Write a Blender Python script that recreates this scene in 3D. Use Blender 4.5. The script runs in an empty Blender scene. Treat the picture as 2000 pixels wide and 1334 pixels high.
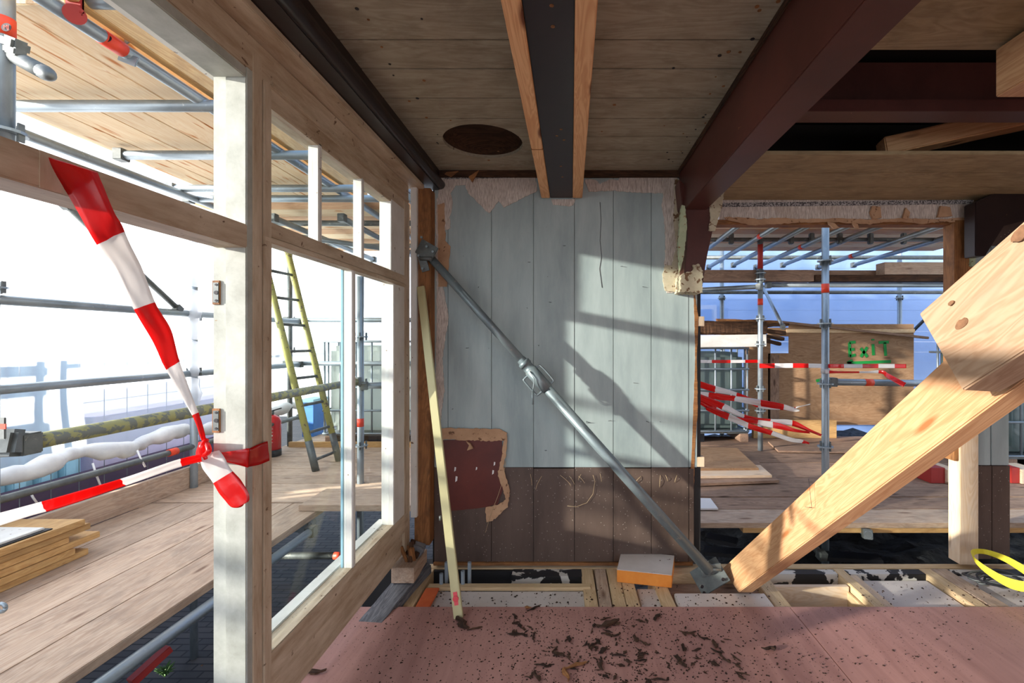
import bpy, bmesh, math, random
from mathutils import Vector, Matrix, noise
random.seed(7)
ORD = ('nearest', 'second', 'third', 'fourth', 'fifth', 'sixth', 'seventh', 'eighth', 'ninth', 'tenth', 'eleventh', 'twelfth')
S = bpy.context.scene
COL = S.collection
CZ = 1.351          # eye height above the plywood floor
F = 900.0           # focal length in pixels of the 2000x1334 frame
VX, VY = 1115.0, 667.0

# ------------------------------------------------------------------ camera, world, sun, exposure
cam = bpy.data.cameras.new('camera'); camo = bpy.data.objects.new('camera', cam); COL.objects.link(camo)
camo.location = (0, 0, CZ); camo.rotation_euler = (math.pi/2, 0, 0)
cam.sensor_width = 36; cam.lens = F/2000*36; cam.shift_x = -(VX-1000)/2000; cam.shift_y = 0
cam.clip_start = .02; cam.clip_end = 200
S.camera = camo
w = bpy.data.worlds.new('world'); S.world = w; w.use_nodes = True
nt = w.node_tree; nt.nodes.clear()
o_ = nt.nodes.new('ShaderNodeOutputWorld'); b_ = nt.nodes.new('ShaderNodeBackground')
tc = nt.nodes.new('ShaderNodeTexCoord'); sp = nt.nodes.new('ShaderNodeSeparateXYZ'); rp = nt.nodes.new('ShaderNodeValToRGB')
rp.color_ramp.elements[0].position = 0.0; rp.color_ramp.elements[0].color = (.90, .93, 1.0, 1)
rp.color_ramp.elements[1].position = .7; rp.color_ramp.elements[1].color = (.50, .68, 1.0, 1)
nt.links.new(tc.outputs['Generated'], sp.inputs[0]); nt.links.new(sp.outputs['Z'], rp.inputs[0])
nt.links.new(rp.outputs[0], b_.inputs[0]); nt.links.new(b_.outputs[0], o_.inputs[0])
b_.inputs[1].default_value = 1.55
sun = bpy.data.lights.new('sun', 'SUN'); sun.energy = 21; sun.angle = math.radians(1.4); sun.color = (1, .95, .88)
suno = bpy.data.objects.new('sun', sun); COL.objects.link(suno)
SUN = Vector((1, .40, -.19)).normalized()
suno.rotation_euler = SUN.to_track_quat('-Z', 'Y').to_euler(); suno.location = (-8, -3, 4)
S.view_settings.view_transform = 'Standard'; S.view_settings.look = 'None'
S.view_settings.gamma = 1; S.view_settings.use_curve_mapping = False
S.view_settings.exposure = .42
S.cycles.max_bounces = 10; S.cycles.transparent_max_bounces = 16

# ------------------------------------------------------------------ helpers
def P(px, py, d): return Vector(((px-VX)/F*d, d, CZ-(py-VY)/F*d))
def R(x, d, z): return Vector((x, d, z+CZ))                  # z measured from eye height
def srgb(r, g, b):
    def f(c):
        c /= 255; return c/12.92 if c <= .04045 else ((c+.055)/1.055)**2.4
    return (f(r), f(g), f(b), 1)
def tag(o, label=None, cat=None, group=None, kind=None):
    if label: o['label'] = label
    if cat: o['category'] = cat
    if group: o['group'] = group
    if kind: o['kind'] = kind
    return o
def empty(name, loc, label=None, cat=None, group=None, kind=None):
    o = bpy.data.objects.new(name, None); COL.objects.link(o); o.location = loc; o.empty_display_size = .05
    return tag(o, label, cat, group, kind)
def link(name, me, mats, M=None, parent=None):
    for m in (mats if isinstance(mats, (list, tuple)) else [mats]): me.materials.append(m)
    o = bpy.data.objects.new(name, me); COL.objects.link(o)
    M = M or Matrix.Identity(4)
    if parent is not None:
        o.parent = parent
        o.matrix_basis = pw(parent).inverted() @ M
    else: o.matrix_basis = M
    return o
def pw(o):
    M = o.matrix_basis.copy()
    return pw(o.parent) @ M if o.parent else M
def frame(p0, p1, up=(0, 0, 1)):
    x = (p1-p0).normalized(); up = Vector(up)
    if abs(x.dot(up)) > .99: up = Vector((0, 1, 0))
    y = up.cross(x).normalized(); z = x.cross(y)
    M = Matrix((x, y, z)).transposed().to_4x4(); M.translation = p0
    return M
def bm_box(bm, x0, x1, y0, y1, z0, z1, mi=0):
    vs = [bm.verts.new((x, y, z)) for x in (x0, x1) for y in (y0, y1) for z in (z0, z1)]
    for q in ((0, 1, 3, 2), (4, 6, 7, 5), (0, 4, 5, 1), (2, 3, 7, 6), (0, 2, 6, 4), (1, 5, 7, 3)):
        f = bm.faces.new([vs[i] for i in q]); f.material_index = mi
    return vs
def fin(bm, name, bev=0, smooth=False):
    if bev:
        bmesh.ops.bevel(bm, geom=list(bm.edges), offset=bev, segments=2, affect='EDGES', clamp_overlap=True, material=-1)
    bmesh.ops.recalc_face_normals(bm, faces=bm.faces)
    me = bpy.data.meshes.new(name); bm.to_mesh(me); bm.free()
    if smooth:
        for p in me.polygons: p.use_smooth = True
    return me
def beam(name, p0, p1, w_, h_, mat, up=(0, 0, 1), parent=None, bev=.003, cuts=0, rough=0):
    """bar whose local X runs p0->p1; w_ across, h_ along up"""
    p0, p1 = Vector(p0), Vector(p1); L = (p1-p0).length
    bm = bmesh.new(); bm_box(bm, 0, L, -w_/2, w_/2, -h_/2, h_/2)
    if cuts:
        ed = [e for e in bm.edges if abs(e.verts[0].co.x-e.verts[1].co.x) > L*.5]
        bmesh.ops.subdivide_edges(bm, edges=ed, cuts=cuts)
    if rough:
        s = random.random()*50
        for v in bm.verts:
            n = noise.noise_vector(Vector((v.co.x*9+s, v.co.y*14, v.co.z*14)))
            v.co += Vector((n.x*rough if 0 < v.co.x < L else n.x*rough*3, n.y*rough, n.z*rough))
    return link(name, fin(bm, name, bev), mat, frame(p0, p1, up), parent)
def box(name, x0, x1, d0, d1, z0, z1, mat, parent=None, bev=.002, axis=None):
    """axis box in eye-height z, local X along its longest side (or axis)"""
    dims = (x1-x0, d1-d0, z1-z0); a = axis if axis is not None else dims.index(max(dims))
    cx, cy, cz = (x0+x1)/2, (d0+d1)/2, (z0+z1)/2+CZ
    if a == 0: return beam(name, (x0, cy, cz), (x1, cy, cz), dims[1], dims[2], mat, (0, 0, 1), parent, bev)
    if a == 1: return beam(name, (cx, d0, cz), (cx, d1, cz), dims[0], dims[2], mat, (0, 0, 1), parent, bev)
    return beam(name, (cx, cy, z0+CZ), (cx, cy, z1+CZ), dims[0], dims[1], mat, (0, 1, 0), parent, bev)
def rod_mesh(L, r, seg=16, hollow=True, bulge=None):
    bm = bmesh.new()
    prof = [(0, r), (L, r)]
    if bulge: prof = bulge
    if hollow and L > .1:
        prof = [(.03, 0), (.03, r*.86), (0, r*.88)]+prof+[(L, r*.88), (L-.03, r*.86), (L-.03, 0)]
    else: prof = [(prof[0][0], 0)]+prof+[(prof[-1][0], 0)]
    rings = []
    for (x, rr) in prof:
        if rr == 0: rings.append([bm.verts.new((x, 0, 0))])
        else: rings.append([bm.verts.new((x, rr*math.cos(2*math.pi*k/seg), rr*math.sin(2*math.pi*k/seg))) for k in range(seg)])
    for a, b in zip(rings, rings[1:]):
        for k in range(seg):
            k2 = (k+1) % seg
            q = [a[k % len(a)], a[k2 % len(a)], b[k2 % len(b)], b[k % len(b)]]
            u = []
            for v in q:
                if v not in u: u.append(v)
            if len(u) > 2:
                f = bm.faces.new(u); f.smooth = (abs(a[0].co.x-b[0].co.x) > .02)
    bmesh.ops.recalc_face_normals(bm, faces=bm.faces)
    me = bpy.data.meshes.new('rod'); bm.to_mesh(me); bm.free(); return me
def rod(name, p0, p1, r, mat, parent=None, seg=16, hollow=True, bulge=None):
    p0, p1 = Vector(p0), Vector(p1)
    return link(name, rod_mesh((p1-p0).length, r, seg, hollow, bulge), mat, frame(p0, p1), parent)
def prism(name, pts, d0, d1, mat, parent=None, jit=0, sub=0, bev=0):
    """outline in frame pixels as it stands at distance d0, extruded back to d1 (true thickness)"""
    q = [P(x, y, d0) for x, y in pts]
    if sub:
        n = []
        for a, b in zip(q, q[1:]+q[:1]):
            k = max(1, int((b-a).length/sub))
            for i in range(k):
                p = a.lerp(b, i/k)
                if i or jit: p = p+Vector((random.uniform(-jit, jit), 0, random.uniform(-jit, jit)))
                n.append(p)
        q = n
    bm = bmesh.new()
    a = [bm.verts.new(p) for p in q]; b = [bm.verts.new((p.x, p.y+(d1-d0), p.z)) for p in q]
    bm.faces.new(a); bm.faces.new(b[::-1])
    for i in range(len(q)):
        j = (i+1) % len(q); bm.faces.new((a[i], b[i], b[j], a[j]))
    return link(name, fin(bm, name, bev), mat, None, parent)
def chain(name, pts, r, mat, parent=None, seg=8, rad=None):
    """tube along a smooth run of points"""
    pts = [Vector(p) for p in pts]; bm = bmesh.new(); prev = None; n = len(pts); rings = []
    for i, p in enumerate(pts):
        t = (pts[min(i+1, n-1)]-pts[max(i-1, 0)]).normalized()
        u = t.cross(Vector((.31, .2, .93))).normalized() if prev is None else (prev-t*prev.dot(t)).normalized()
        prev = u; v = t.cross(u); rr = rad[i] if rad else r
        rings.append([bm.verts.new(p+(u*math.cos(a)+v*math.sin(a))*rr) for a in [2*math.pi*k/seg for k in range(seg)]])
    for a, b in zip(rings, rings[1:]):
        for k in range(seg): bm.faces.new((a[k], a[(k+1) % seg], b[(k+1) % seg], b[k]))
    bm.faces.new(rings[0][::-1]); bm.faces.new(rings[-1])
    return link(name, fin(bm, name, 0, True), mat, None, parent)
def spline(pts, n):
    out = []; m = len(pts)
    for i in range(m-1):
        p0, p1, p2, p3 = pts[max(i-1, 0)], pts[i], pts[i+1], pts[min(i+2, m-1)]
        for k in range(n):
            t = k/n
            out.append([.5*((2*b)+(-a+c)*t+(2*a-5*b+4*c-d)*t*t+(-a+3*b-3*c+d)*t**3) for a, b, c, d in zip(p0, p1, p2, p3)])
    out.append(list(pts[-1])); return out

# ------------------------------------------------------------------ materials
class NT:
    def __init__(s, name, rough=.6, metal=0, spec=.5):
        s.m = bpy.data.materials.new(name); s.m.use_nodes = True; s.t = s.m.node_tree; s.b = s.t.nodes['Principled BSDF']
        s.b.inputs['Roughness'].default_value = rough; s.b.inputs['Metallic'].default_value = metal
        s.b.inputs['Specular IOR Level'].default_value = spec
        s.tc = s.t.nodes.new('ShaderNodeTexCoord'); s.oi = s.t.nodes.new('ShaderNodeObjectInfo')
    def n(s, k, **kw):
        x = s.t.nodes.new(k)
        for a, v in kw.items(): setattr(x, a, v)
        return x
    def l(s, a, b): s.t.links.new(a, b)
    def co(s, scale=(1, 1, 1), rnd=True):
        mp = s.n('ShaderNodeMapping'); s.l(s.tc.outputs['Object'], mp.inputs[0]); mp.inputs['Scale'].default_value = scale
        if rnd:
            mu = s.n('ShaderNodeMath', operation='MULTIPLY'); mu.inputs[1].default_value = 37; s.l(s.oi.outputs['Random'], mu.inputs[0])
            s.l(mu.outputs[0], mp.inputs['Location'])
        return mp.outputs[0]
    def noise(s, vec, scale, detail=4, dist=0, rough=.55):
        x = s.n('ShaderNodeTexNoise'); s.l(vec, x.inputs['Vector']); x.inputs['Scale'].default_value = scale
        x.inputs['Detail'].default_value = detail; x.inputs['Distortion'].default_value = dist; x.inputs['Roughness'].default_value = rough
        return x.outputs['Fac']
    def ramp(s, fac, stops):
        r = s.n('ShaderNodeValToRGB'); s.l(fac, r.inputs[0]); e = r.color_ramp.elements
        while len(e) < len(stops): e.new(.5)
        for i, (p, c) in enumerate(stops): e[i].position = p; e[i].color = c if len(c) == 4 else (*c, 1)
        return r.outputs[0]
    def mix(s, fac, a, b, mode='MIX'):
        x = s.n('ShaderNodeMix', data_type='RGBA', blend_type=mode)
        if isinstance(fac, (int, float)): x.inputs[0].default_value = fac
        else: s.l(fac, x.inputs[0])
        for v, i in ((a, 6), (b, 7)):
            if isinstance(v, tuple): x.inputs[i].default_value = v
            else: s.l(v, x.inputs[i])
        return x.outputs[2]
    def thr(s, fac, lo, hi):
        x = s.n('ShaderNodeMapRange'); s.l(fac, x.inputs[0]); x.inputs[1].default_value = lo; x.inputs[2].default_value = hi
        return x.outputs[0]
    def bump(s, h, st=.3, dist=.01):
        x = s.n('ShaderNodeBump'); x.inputs['Strength'].default_value = st; x.inputs['Distance'].default_value = dist
        s.l(h, x.inputs['Height']); s.l(x.outputs[0], s.b.inputs['Normal'])
    def done(s, col):
        if isinstance(col, tuple): s.b.inputs['Base Color'].default_value = col
        else: s.l(col, s.b.inputs['Base Color'])
        return s.m
BLK = (0, 0, 0, 1); WHT = (1, 1, 1, 1)
def wood(name, c1, c2, knot=None, dirt=None, dk=.5, rough=.65, freq=1.0, var=.25, streak=None):
    a = NT(name, rough, spec=.3)
    v = a.co((.9, 14*freq, 14*freq)); fine = a.noise(v, 3.2, 6, .6, .65)
    v2 = a.co((.5, 5*freq, 5*freq)); big = a.noise(v2, 2.2, 3, 1.5)
    band = a.n('ShaderNodeMath', operation='SINE'); mu = a.n('ShaderNodeMath', operation='MULTIPLY'); mu.inputs[1].default_value = 70
    a.l(big, mu.inputs[0]); a.l(mu.outputs[0], band.inputs[0]); bd = a.thr(band.outputs[0], -1, 1)
    f = a.n('ShaderNodeMath', operation='MULTIPLY_ADD'); a.l(bd, f.inputs[0]); f.inputs[1].default_value = .35
    h = a.n('ShaderNodeMath', operation='MULTIPLY'); h.inputs[1].default_value = .7; a.l(fine, h.inputs[0]); a.l(h.outputs[0], f.inputs[2])
    c = a.mix(a.thr(f.outputs[0], .2, .85), c1, c2)
    if knot:
        vo = a.n('ShaderNodeTexVoronoi'); vo.inputs['Scale'].default_value = 1; a.l(a.co((2.3, 9, 9)), vo.inputs['Vector'])
        c = a.mix(a.thr(vo.outputs['Distance'], .15, .06), c, knot)
    if streak:
        sn = a.noise(a.co((2.2, 17, 17)), 1.5, 3, .5, .5); c = a.mix(a.thr(sn, .62, .68), c, streak)
    if dirt:
        dn = a.noise(a.co((3, 6, 6)), 2, 6, .3, .7); c = a.mix(a.ramp(dn, [(.45, BLK), (.75, (dk, dk, dk, 1))]), c, dirt)
    br = a.n('ShaderNodeHueSaturation'); a.l(c, br.inputs['Color']); a.l(a.thr(a.oi.outputs['Random'], -.0, 1), br.inputs['Value'])
    vv = a.n('ShaderNodeMapRange'); a.l(a.oi.outputs['Random'], vv.inputs[0]); vv.inputs[3].default_value = 1-var; vv.inputs[4].default_value = 1+var*.5
    a.l(vv.outputs[0], br.inputs['Value'])
    a.bump(fine, .25, .003); return a.done(br.outputs[0])
def paint(name, c1, c2, chip=None, rough=.5, sc=3.0, chipt=(.66, .68), speck=None, stretch=(1, 1, 1), spec=.4):
    a = NT(name, rough, spec=spec); n1 = a.noise(a.co(stretch), sc, 6, .2, .65)
    c = a.mix(a.thr(n1, .3, .7), c1, c2)
    if chip:
        n2 = a.noise(a.co((1, 1, 1)), 28, 4, .4, .6); c = a.mix(a.thr(n2, *chipt), c, chip)
    if speck:
        vo = a.n('ShaderNodeTexVoronoi'); vo.inputs['Scale'].default_value = 45; a.l(a.co(), vo.inputs['Vector'])
        c = a.mix(a.thr(vo.outputs['Distance'], .13, .09), c, speck)
    a.bump(n1, .15, .004); return a.done(c)
M = {}
M['pine'] = wood('pine timber', srgb(204, 160, 118), srgb(174, 124, 84), srgb(150, 95, 55), None, rough=.55, var=.08)
M['fir'] = wood('planed fir', srgb(236, 188, 138), srgb(206, 148, 100), srgb(120, 70, 45), var=.1)
M['pale'] = wood('pale planed timber', srgb(232, 208, 180), srgb(214, 180, 142), srgb(140, 110, 85), srgb(190, 180, 170), .4, var=.06)
M['deck'] = wood('weathered scaffold board', srgb(206, 182, 158), srgb(176, 146, 122), srgb(130, 100, 80), srgb(120, 104, 94), .55, .75, var=.15)
M['deckdark'] = wood('worn brown scaffold board', srgb(172, 142, 118), srgb(138, 108, 88), srgb(90, 66, 50), srgb(84, 68, 60), .6, .8, var=.18)
M['lift'] = wood('scaffold board underside', srgb(250, 228, 194), srgb(236, 202, 156), srgb(200, 126, 66), None, rough=.8, var=.12, streak=srgb(206, 138, 80))
M['edge'] = wood('yellow board edge', srgb(214, 174, 116), srgb(188, 142, 88), None, srgb(120, 90, 60), .4)
M['lapwood'] = wood('pale sawn timber', srgb(174, 146, 118), srgb(148, 116, 88), srgb(104, 72, 50), srgb(150, 130, 110), .4, var=.04)
M['lath'] = wood('light batten', srgb(218, 192, 152), srgb(196, 164, 122), None, srgb(150, 128, 100), .3, var=.08)
M['oldwood'] = wood('old orange brown post', srgb(164, 112, 66), srgb(122, 78, 44), None, srgb(60, 40, 26), .7, var=.05)
M['rotten'] = wood('rotten dark wood', srgb(96, 66, 44), srgb(50, 34, 24), None, srgb(30, 22, 18), .8, .9, var=.3)
M['chip'] = wood('rotten wood chip', srgb(84, 58, 40), srgb(42, 30, 24), None, srgb(24, 18, 16), .7, .9, var=.45)
M['grey'] = wood('weathered grey beam', srgb(150, 150, 152), srgb(96, 96, 102), None, srgb(60, 58, 58), .7, .9)
M['ply'] = wood('brown plywood', srgb(172, 138, 104), srgb(148, 112, 80), srgb(120, 84, 58), srgb(110, 84, 62), .35, .8, .4, .12)
M['ceil'] = wood('old painted ceiling board', srgb(172, 163, 142), srgb(148, 138, 118), None, srgb(92, 74, 54), .5, .7, .6, .08)
M['ceil2'] = wood('brown varnished ceiling board', srgb(168, 148, 112), srgb(142, 120, 86), None, srgb(72, 54, 34), .5, .6, .6, .08)
M['white'] = paint('old white paint', srgb(226, 224, 218), srgb(200, 196, 186), srgb(120, 92, 66), .55, 4, (.69, .71), None, (1, 2, 2))
M['white2'] = paint('dirty cream paint', srgb(208, 192, 168), srgb(156, 132, 104), srgb(100, 74, 52), .55, 5, (.655, .70), None, (.8, 4, 4))
M['whiteL'] = paint('greyish white paint on frame reveal', srgb(186, 188, 178), srgb(146, 148, 136), srgb(140, 120, 90), .5, 9, (.73, .75))
M['wall'] = paint('pale blue grey painted boards', srgb(168, 178, 175), srgb(134, 146, 145), srgb(90, 84, 76), .5, 2.2, (.755, .765), None, (3, 3, .6))
M['wains'] = paint('dark brown painted boards', srgb(96, 78, 68), srgb(72, 56, 48), srgb(156, 146, 136), .55, 2.0, (.71, .735), srgb(150, 138, 126), (3, 3, .8))
M['oxide'] = paint('oxblood paint', srgb(104, 44, 34), srgb(74, 30, 24), srgb(150, 120, 110), .45, 3, (.73, .745), None)
M['brown'] = paint('dark brown gloss paint', srgb(88, 46, 38), srgb(62, 30, 24), srgb(170, 120, 90), .4, 2.5, (.745, .755), None, (1, 1, 1), .35)
M['aub'] = paint('aubergine gloss paint', srgb(50, 36, 38), srgb(40, 28, 30), srgb(140, 110, 96), .4, 2.5, (.77, .78))
M['bb'] = paint('nearly black brown gloss', srgb(44, 30, 28), srgb(30, 20, 20), srgb(120, 90, 70), .35, 2.5, (.74, .75))
M['black'] = paint('black tarred board', srgb(28, 26, 26), srgb(40, 38, 38), srgb(150, 148, 142), .6, 3, (.70, .72))
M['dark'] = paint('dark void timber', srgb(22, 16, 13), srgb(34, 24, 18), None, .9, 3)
a = NT('peeling white over black', .6); n = a.noise(a.co((1, 1, 1)), 6, 4, .6, .6); M['peel'] = a.done(a.mix(a.thr(n, .50, .515), srgb(30, 28, 28), srgb(206, 200, 190)))
M['knot'] = paint('dark knot wood', srgb(128, 92, 64), srgb(96, 66, 44), None, .7, 60)
M['galv'] = paint('galvanised steel', srgb(160, 170, 176), srgb(124, 136, 142), srgb(196, 200, 198), .42, 9, (.66, .74), None, (.4, 1, 1), .6)
M['galv'].node_tree.nodes['Principled BSDF'].inputs['Metallic'].default_value = .55
M['prop'] = paint('dull galvanised prop steel', srgb(136, 146, 148), srgb(102, 114, 118), srgb(150, 148, 140), .45, 7, (.62, .7), None, (.4, 1, 1), .6)
M['prop'].node_tree.nodes['Principled BSDF'].inputs['Metallic'].default_value = .35
M['steel'] = paint('dull grey steel', srgb(120, 124, 122), srgb(88, 92, 90), srgb(150, 150, 140), .5, 12, (.64, .7))
M['steel'].node_tree.nodes['Principled BSDF'].inputs['Metallic'].default_value = .5
M['yel'] = paint('worn yellow on steel', srgb(132, 132, 112), srgb(168, 164, 84), srgb(112, 116, 108), .5, 3, (.50, .54), None, (.12, 1.4, 1.4))
M['ladder'] = paint('worn yellow ladder', srgb(178, 176, 92), srgb(150, 146, 96), srgb(104, 92, 84), .5, 5, (.6, .63))
M['red'] = paint('red steel', srgb(176, 52, 44), srgb(150, 40, 36), None, .5)
M['orange'] = paint('orange sticker', srgb(236, 78, 44), srgb(220, 64, 40), None, .5)
M['ink'] = paint('black ink', srgb(30, 26, 30), srgb(36, 30, 34), None, .6)
M['plum'] = paint('purple brown wall', srgb(72, 52, 66), srgb(52, 40, 62), None, .8)
M['teal'] = paint('pale teal metal', srgb(150, 190, 204), srgb(128, 172, 190), None, .5)
M['pir'] = paint('white foam board facing', srgb(214, 204, 196), srgb(196, 184, 174), srgb(96, 66, 48), .7, 4, (.70, .73))
M['foam'] = paint('orange foam', srgb(236, 152, 66), srgb(222, 128, 44), None, .8, 9)
M['strip'] = paint('orange strip', srgb(222, 112, 62), srgb(206, 92, 48), None, .7, 9)
M['sand'] = paint('sandy rubble', srgb(198, 186, 166), srgb(150, 128, 104), srgb(70, 60, 52), .9, 18, (.6, .66))
M['alu'] = paint('cream aluminium', srgb(196, 186, 142), srgb(182, 170, 126), None, .35, 2)
M['alu'].node_tree.nodes['Principled BSDF'].inputs['Metallic'].default_value = .3
M['pink'] = paint('pink label', srgb(238, 96, 100), srgb(228, 78, 88), None, .5)
M['paper'] = paint('torn buff paper', srgb(190, 152, 118), srgb(160, 122, 92), srgb(112, 80, 58), .9, 9, (.62, .66))
M['plaster'] = paint('flaking cream plaster', srgb(198, 184, 158), srgb(166, 156, 130), srgb(110, 82, 58), .9, 12, (.56, .6))
M['mint'] = paint('flaking mint paint', srgb(176, 182, 148), srgb(150, 160, 128), srgb(130, 96, 60), .8, 10, (.58, .62))
M['green'] = paint('green spray paint', srgb(20, 140, 58), srgb(16, 124, 50), None, .6)
M['strap'] = paint('yellow webbing', srgb(222, 206, 60), srgb(206, 190, 44), None, .7, 20)
M['blk'] = paint('black plastic', srgb(30, 30, 34), srgb(40, 40, 44), None, .5)
M['extred'] = paint('red extinguisher enamel', srgb(200, 30, 36), srgb(184, 24, 30), None, .25)
M['label'] = paint('white printed label', srgb(230, 226, 222), srgb(220, 216, 212), None, .5)
M['wrap'] = paint('crumpled white sheet', srgb(232, 232, 228), srgb(204, 204, 204), None, .6, 9)
M['blue'] = paint('blue tarpaulin', srgb(60, 120, 190), srgb(48, 100, 170), None, .6)
M['siding'] = paint('blue grey siding', srgb(150, 176, 214), srgb(134, 160, 202), None, .6, 2)
M['pvc'] = paint('grey plastic pipe', srgb(150, 160, 166), srgb(130, 140, 146), None, .4)
M['concrete'] = paint('lavender block', srgb(178, 170, 190), srgb(158, 150, 172), None, .9)
# wallpaper with fine vertical ribs
a = NT('ribbed grey wallpaper', .8); v = a.co((130, 1, 16)); n = a.noise(v, 1.6, 3, .4)
c = a.mix(a.thr(n, .35, .65), srgb(212, 200, 188), srgb(164, 150, 138)); n2 = a.noise(a.co(), 5, 5)
c = a.mix(a.ramp(n2, [(.5, BLK), (.8, (.5, .5, .5, 1))]), c, srgb(150, 126, 104)); a.bump(n, .5, .003); M['paperw'] = a.done(c)
a = NT('speckled paper border', .8); n = a.noise(a.co(), 140, 3); M['border'] = a.done(a.mix(a.thr(n, .45, .55), srgb(70, 66, 66), srgb(170, 164, 160)))
# red-brown film faced plywood floor
a = NT('pink brown plywood', .55, spec=.35); n = a.noise(a.co((.7, 7, 1), False), 1.6, 6, 1.2, .6)
c = a.mix(a.thr(n, .3, .7), srgb(176, 130, 118), srgb(148, 104, 94)); sp_ = a.noise(a.co((1, 1, 1), False), 3, 5); c = a.mix(a.ramp(sp_, [(.4, BLK), (.8, (.45, .45, .45, 1))]), c, srgb(196, 146, 132))
dn = a.noise(a.co((1, 1, 1), False), 95, 3, .3, .6); msk = a.noise(a.co((1, 1, 1), False), 2.2, 2)
mm = a.n('ShaderNodeMath', operation='MULTIPLY'); a.l(a.thr(dn, .64, .67), mm.inputs[0]); a.l(a.thr(msk, .35, .6), mm.inputs[1])
c = a.mix(mm.outputs[0], c, srgb(70, 48, 40)); a.bump(n, .08, .002); M['floor'] = a.done(c)
# ground pavers, the shade they lie in put into the colours
a = NT('pavers with painted shade', .85); br = a.n('ShaderNodeTexBrick'); a.l(a.co((1, 1, 1), False), br.inputs['Vector'])
br.inputs['Scale'].default_value = 1; br.inputs['Brick Width'].default_value = .22; br.inputs['Row Height'].default_value = .08; br.inputs['Mortar Size'].default_value = .008
br.inputs['Color1'].default_value = srgb(52, 50, 52); br.inputs['Color2'].default_value = srgb(72, 66, 64); br.inputs['Mortar'].default_value = srgb(26, 26, 28)
a.bump(br.outputs['Fac'], -.6, .01); M['paver'] = a.done(br.outputs['Color'])
a = NT('dark rubble', .9); n = a.noise(a.co((1, 1, 1), False), 9, 6); a.bump(n, 1, .06); M['rubble'] = a.done(a.mix(a.thr(n, .35, .7), srgb(26, 27, 30), srgb(60, 62, 66)))
# green plants
M['weed'] = paint('weed leaf', srgb(70, 104, 44), srgb(48, 80, 34), None, .7)
def film(name, col, transp, tr2, gloss=.06):
    m = bpy.data.materials.new(name); m.use_nodes = True; t = m.node_tree; t.nodes.clear()
    o = t.nodes.new('ShaderNodeOutputMaterial'); a1 = t.nodes.new('ShaderNodeBsdfTransparent'); a2 = t.nodes.new('ShaderNodeBsdfTranslucent'); a3 = t.nodes.new('ShaderNodeBsdfDiffuse'); a4 = t.nodes.new('ShaderNodeBsdfGlossy')
    tcx = t.nodes.new('ShaderNodeTexCoord'); nz = t.nodes.new('ShaderNodeTexNoise'); nz.inputs['Scale'].default_value = 1.3; nz.inputs['Detail'].default_value = 5; nz.inputs['Distortion'].default_value = 1.5
    bp = t.nodes.new('ShaderNodeBump'); bp.inputs['Strength'].default_value = .4; bp.inputs['Distance'].default_value = .05
    t.links.new(tcx.outputs['Object'], nz.inputs['Vector']); t.links.new(nz.outputs['Fac'], bp.inputs['Height'])
    for x in (a2, a3, a4): t.links.new(bp.outputs[0], x.inputs['Normal'])
    a1.inputs[0].default_value = (1, 1, 1, 1)
    for x in (a2, a3): x.inputs[0].default_value = col
    a4.inputs['Roughness'].default_value = .25
    m1 = t.nodes.new('ShaderNodeMixShader'); m1.inputs[0].default_value = .35; t.links.new(a2.outputs[0], m1.inputs[1]); t.links.new(a3.outputs[0], m1.inputs[2])
    m3 = t.nodes.new('ShaderNodeMixShader'); m3.inputs[0].default_value = gloss; t.links.new(m1.outputs[0], m3.inputs[1]); t.links.new(a4.outputs[0], m3.inputs[2])
    m2 = t.nodes.new('ShaderNodeMixShader'); m2.inputs[0].default_value = 1-transp; t.links.new(a1.outputs[0], m2.inputs[1]); t.links.new(m3.outputs[0], m2.inputs[2])
    t.links.new(m2.outputs[0], o.inputs[0]); return m
M['sheet'] = film('clear white scaffold sheeting', srgb(236, 240, 246), .36, 0)
M['sheetb'] = film('scaffold sheeting with painted blue shade', srgb(160, 184, 216), .22, 0)  # blue of skylit shade and of the siding behind put into the film colour
M['tred'] = film('red barrier film', srgb(226, 30, 28), .02, 0)
M['twht'] = film('white barrier film', srgb(236, 232, 228), .06, 0)
M['tank'] = film('milky tank plastic', srgb(206, 212, 204), .12, 0)
M['tank2'] = film('dull green tank plastic', srgb(124, 140, 134), .1, 0)
g = bpy.data.materials.new('window glass'); g.use_nodes = True; t = g.node_tree; t.nodes.clear()
o = t.nodes.new('ShaderNodeOutputMaterial'); a1 = t.nodes.new('ShaderNodeBsdfTransparent'); a1.inputs[0].default_value = (.93, .96, .95, 1)
a2 = t.nodes.new('ShaderNodeBsdfGlossy'); a2.inputs['Roughness'].default_value = .01; lw = t.nodes.new('ShaderNodeLayerWeight'); lw.inputs[0].default_value = .5; fr0 = t.nodes.new('ShaderNodeMath'); fr0.operation = 'POWER'; fr0.inputs[1].default_value = 5; fr = t.nodes.new('ShaderNodeMath'); fr.operation = 'MULTIPLY_ADD'; fr.inputs[1].default_value = .6; fr.inputs[2].default_value = .02; t.links.new(lw.outputs['Facing'], fr0.inputs[0]); t.links.new(fr0.outputs[0], fr.inputs[0])
mx = t.nodes.new('ShaderNodeMixShader'); t.links.new(fr.outputs[0], mx.inputs[0]); t.links.new(a1.outputs[0], mx.inputs[1]); t.links.new(a2.outputs[0], mx.inputs[2]); t.links.new(mx.outputs[0], o.inputs[0])
M['glass'] = g

#@@STRUCTURE
# ------------------------------------------------------------------ the room shell
WD = 2.82                                  # distance of the end wall
XL = -.94                                  # inner face of the window wall
def struct(o): o['kind'] = 'structure'; return o
def px(x, d=WD): return (x-VX)/F*d
def pz(y, d=WD): return (VY-y)/F*d
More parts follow.
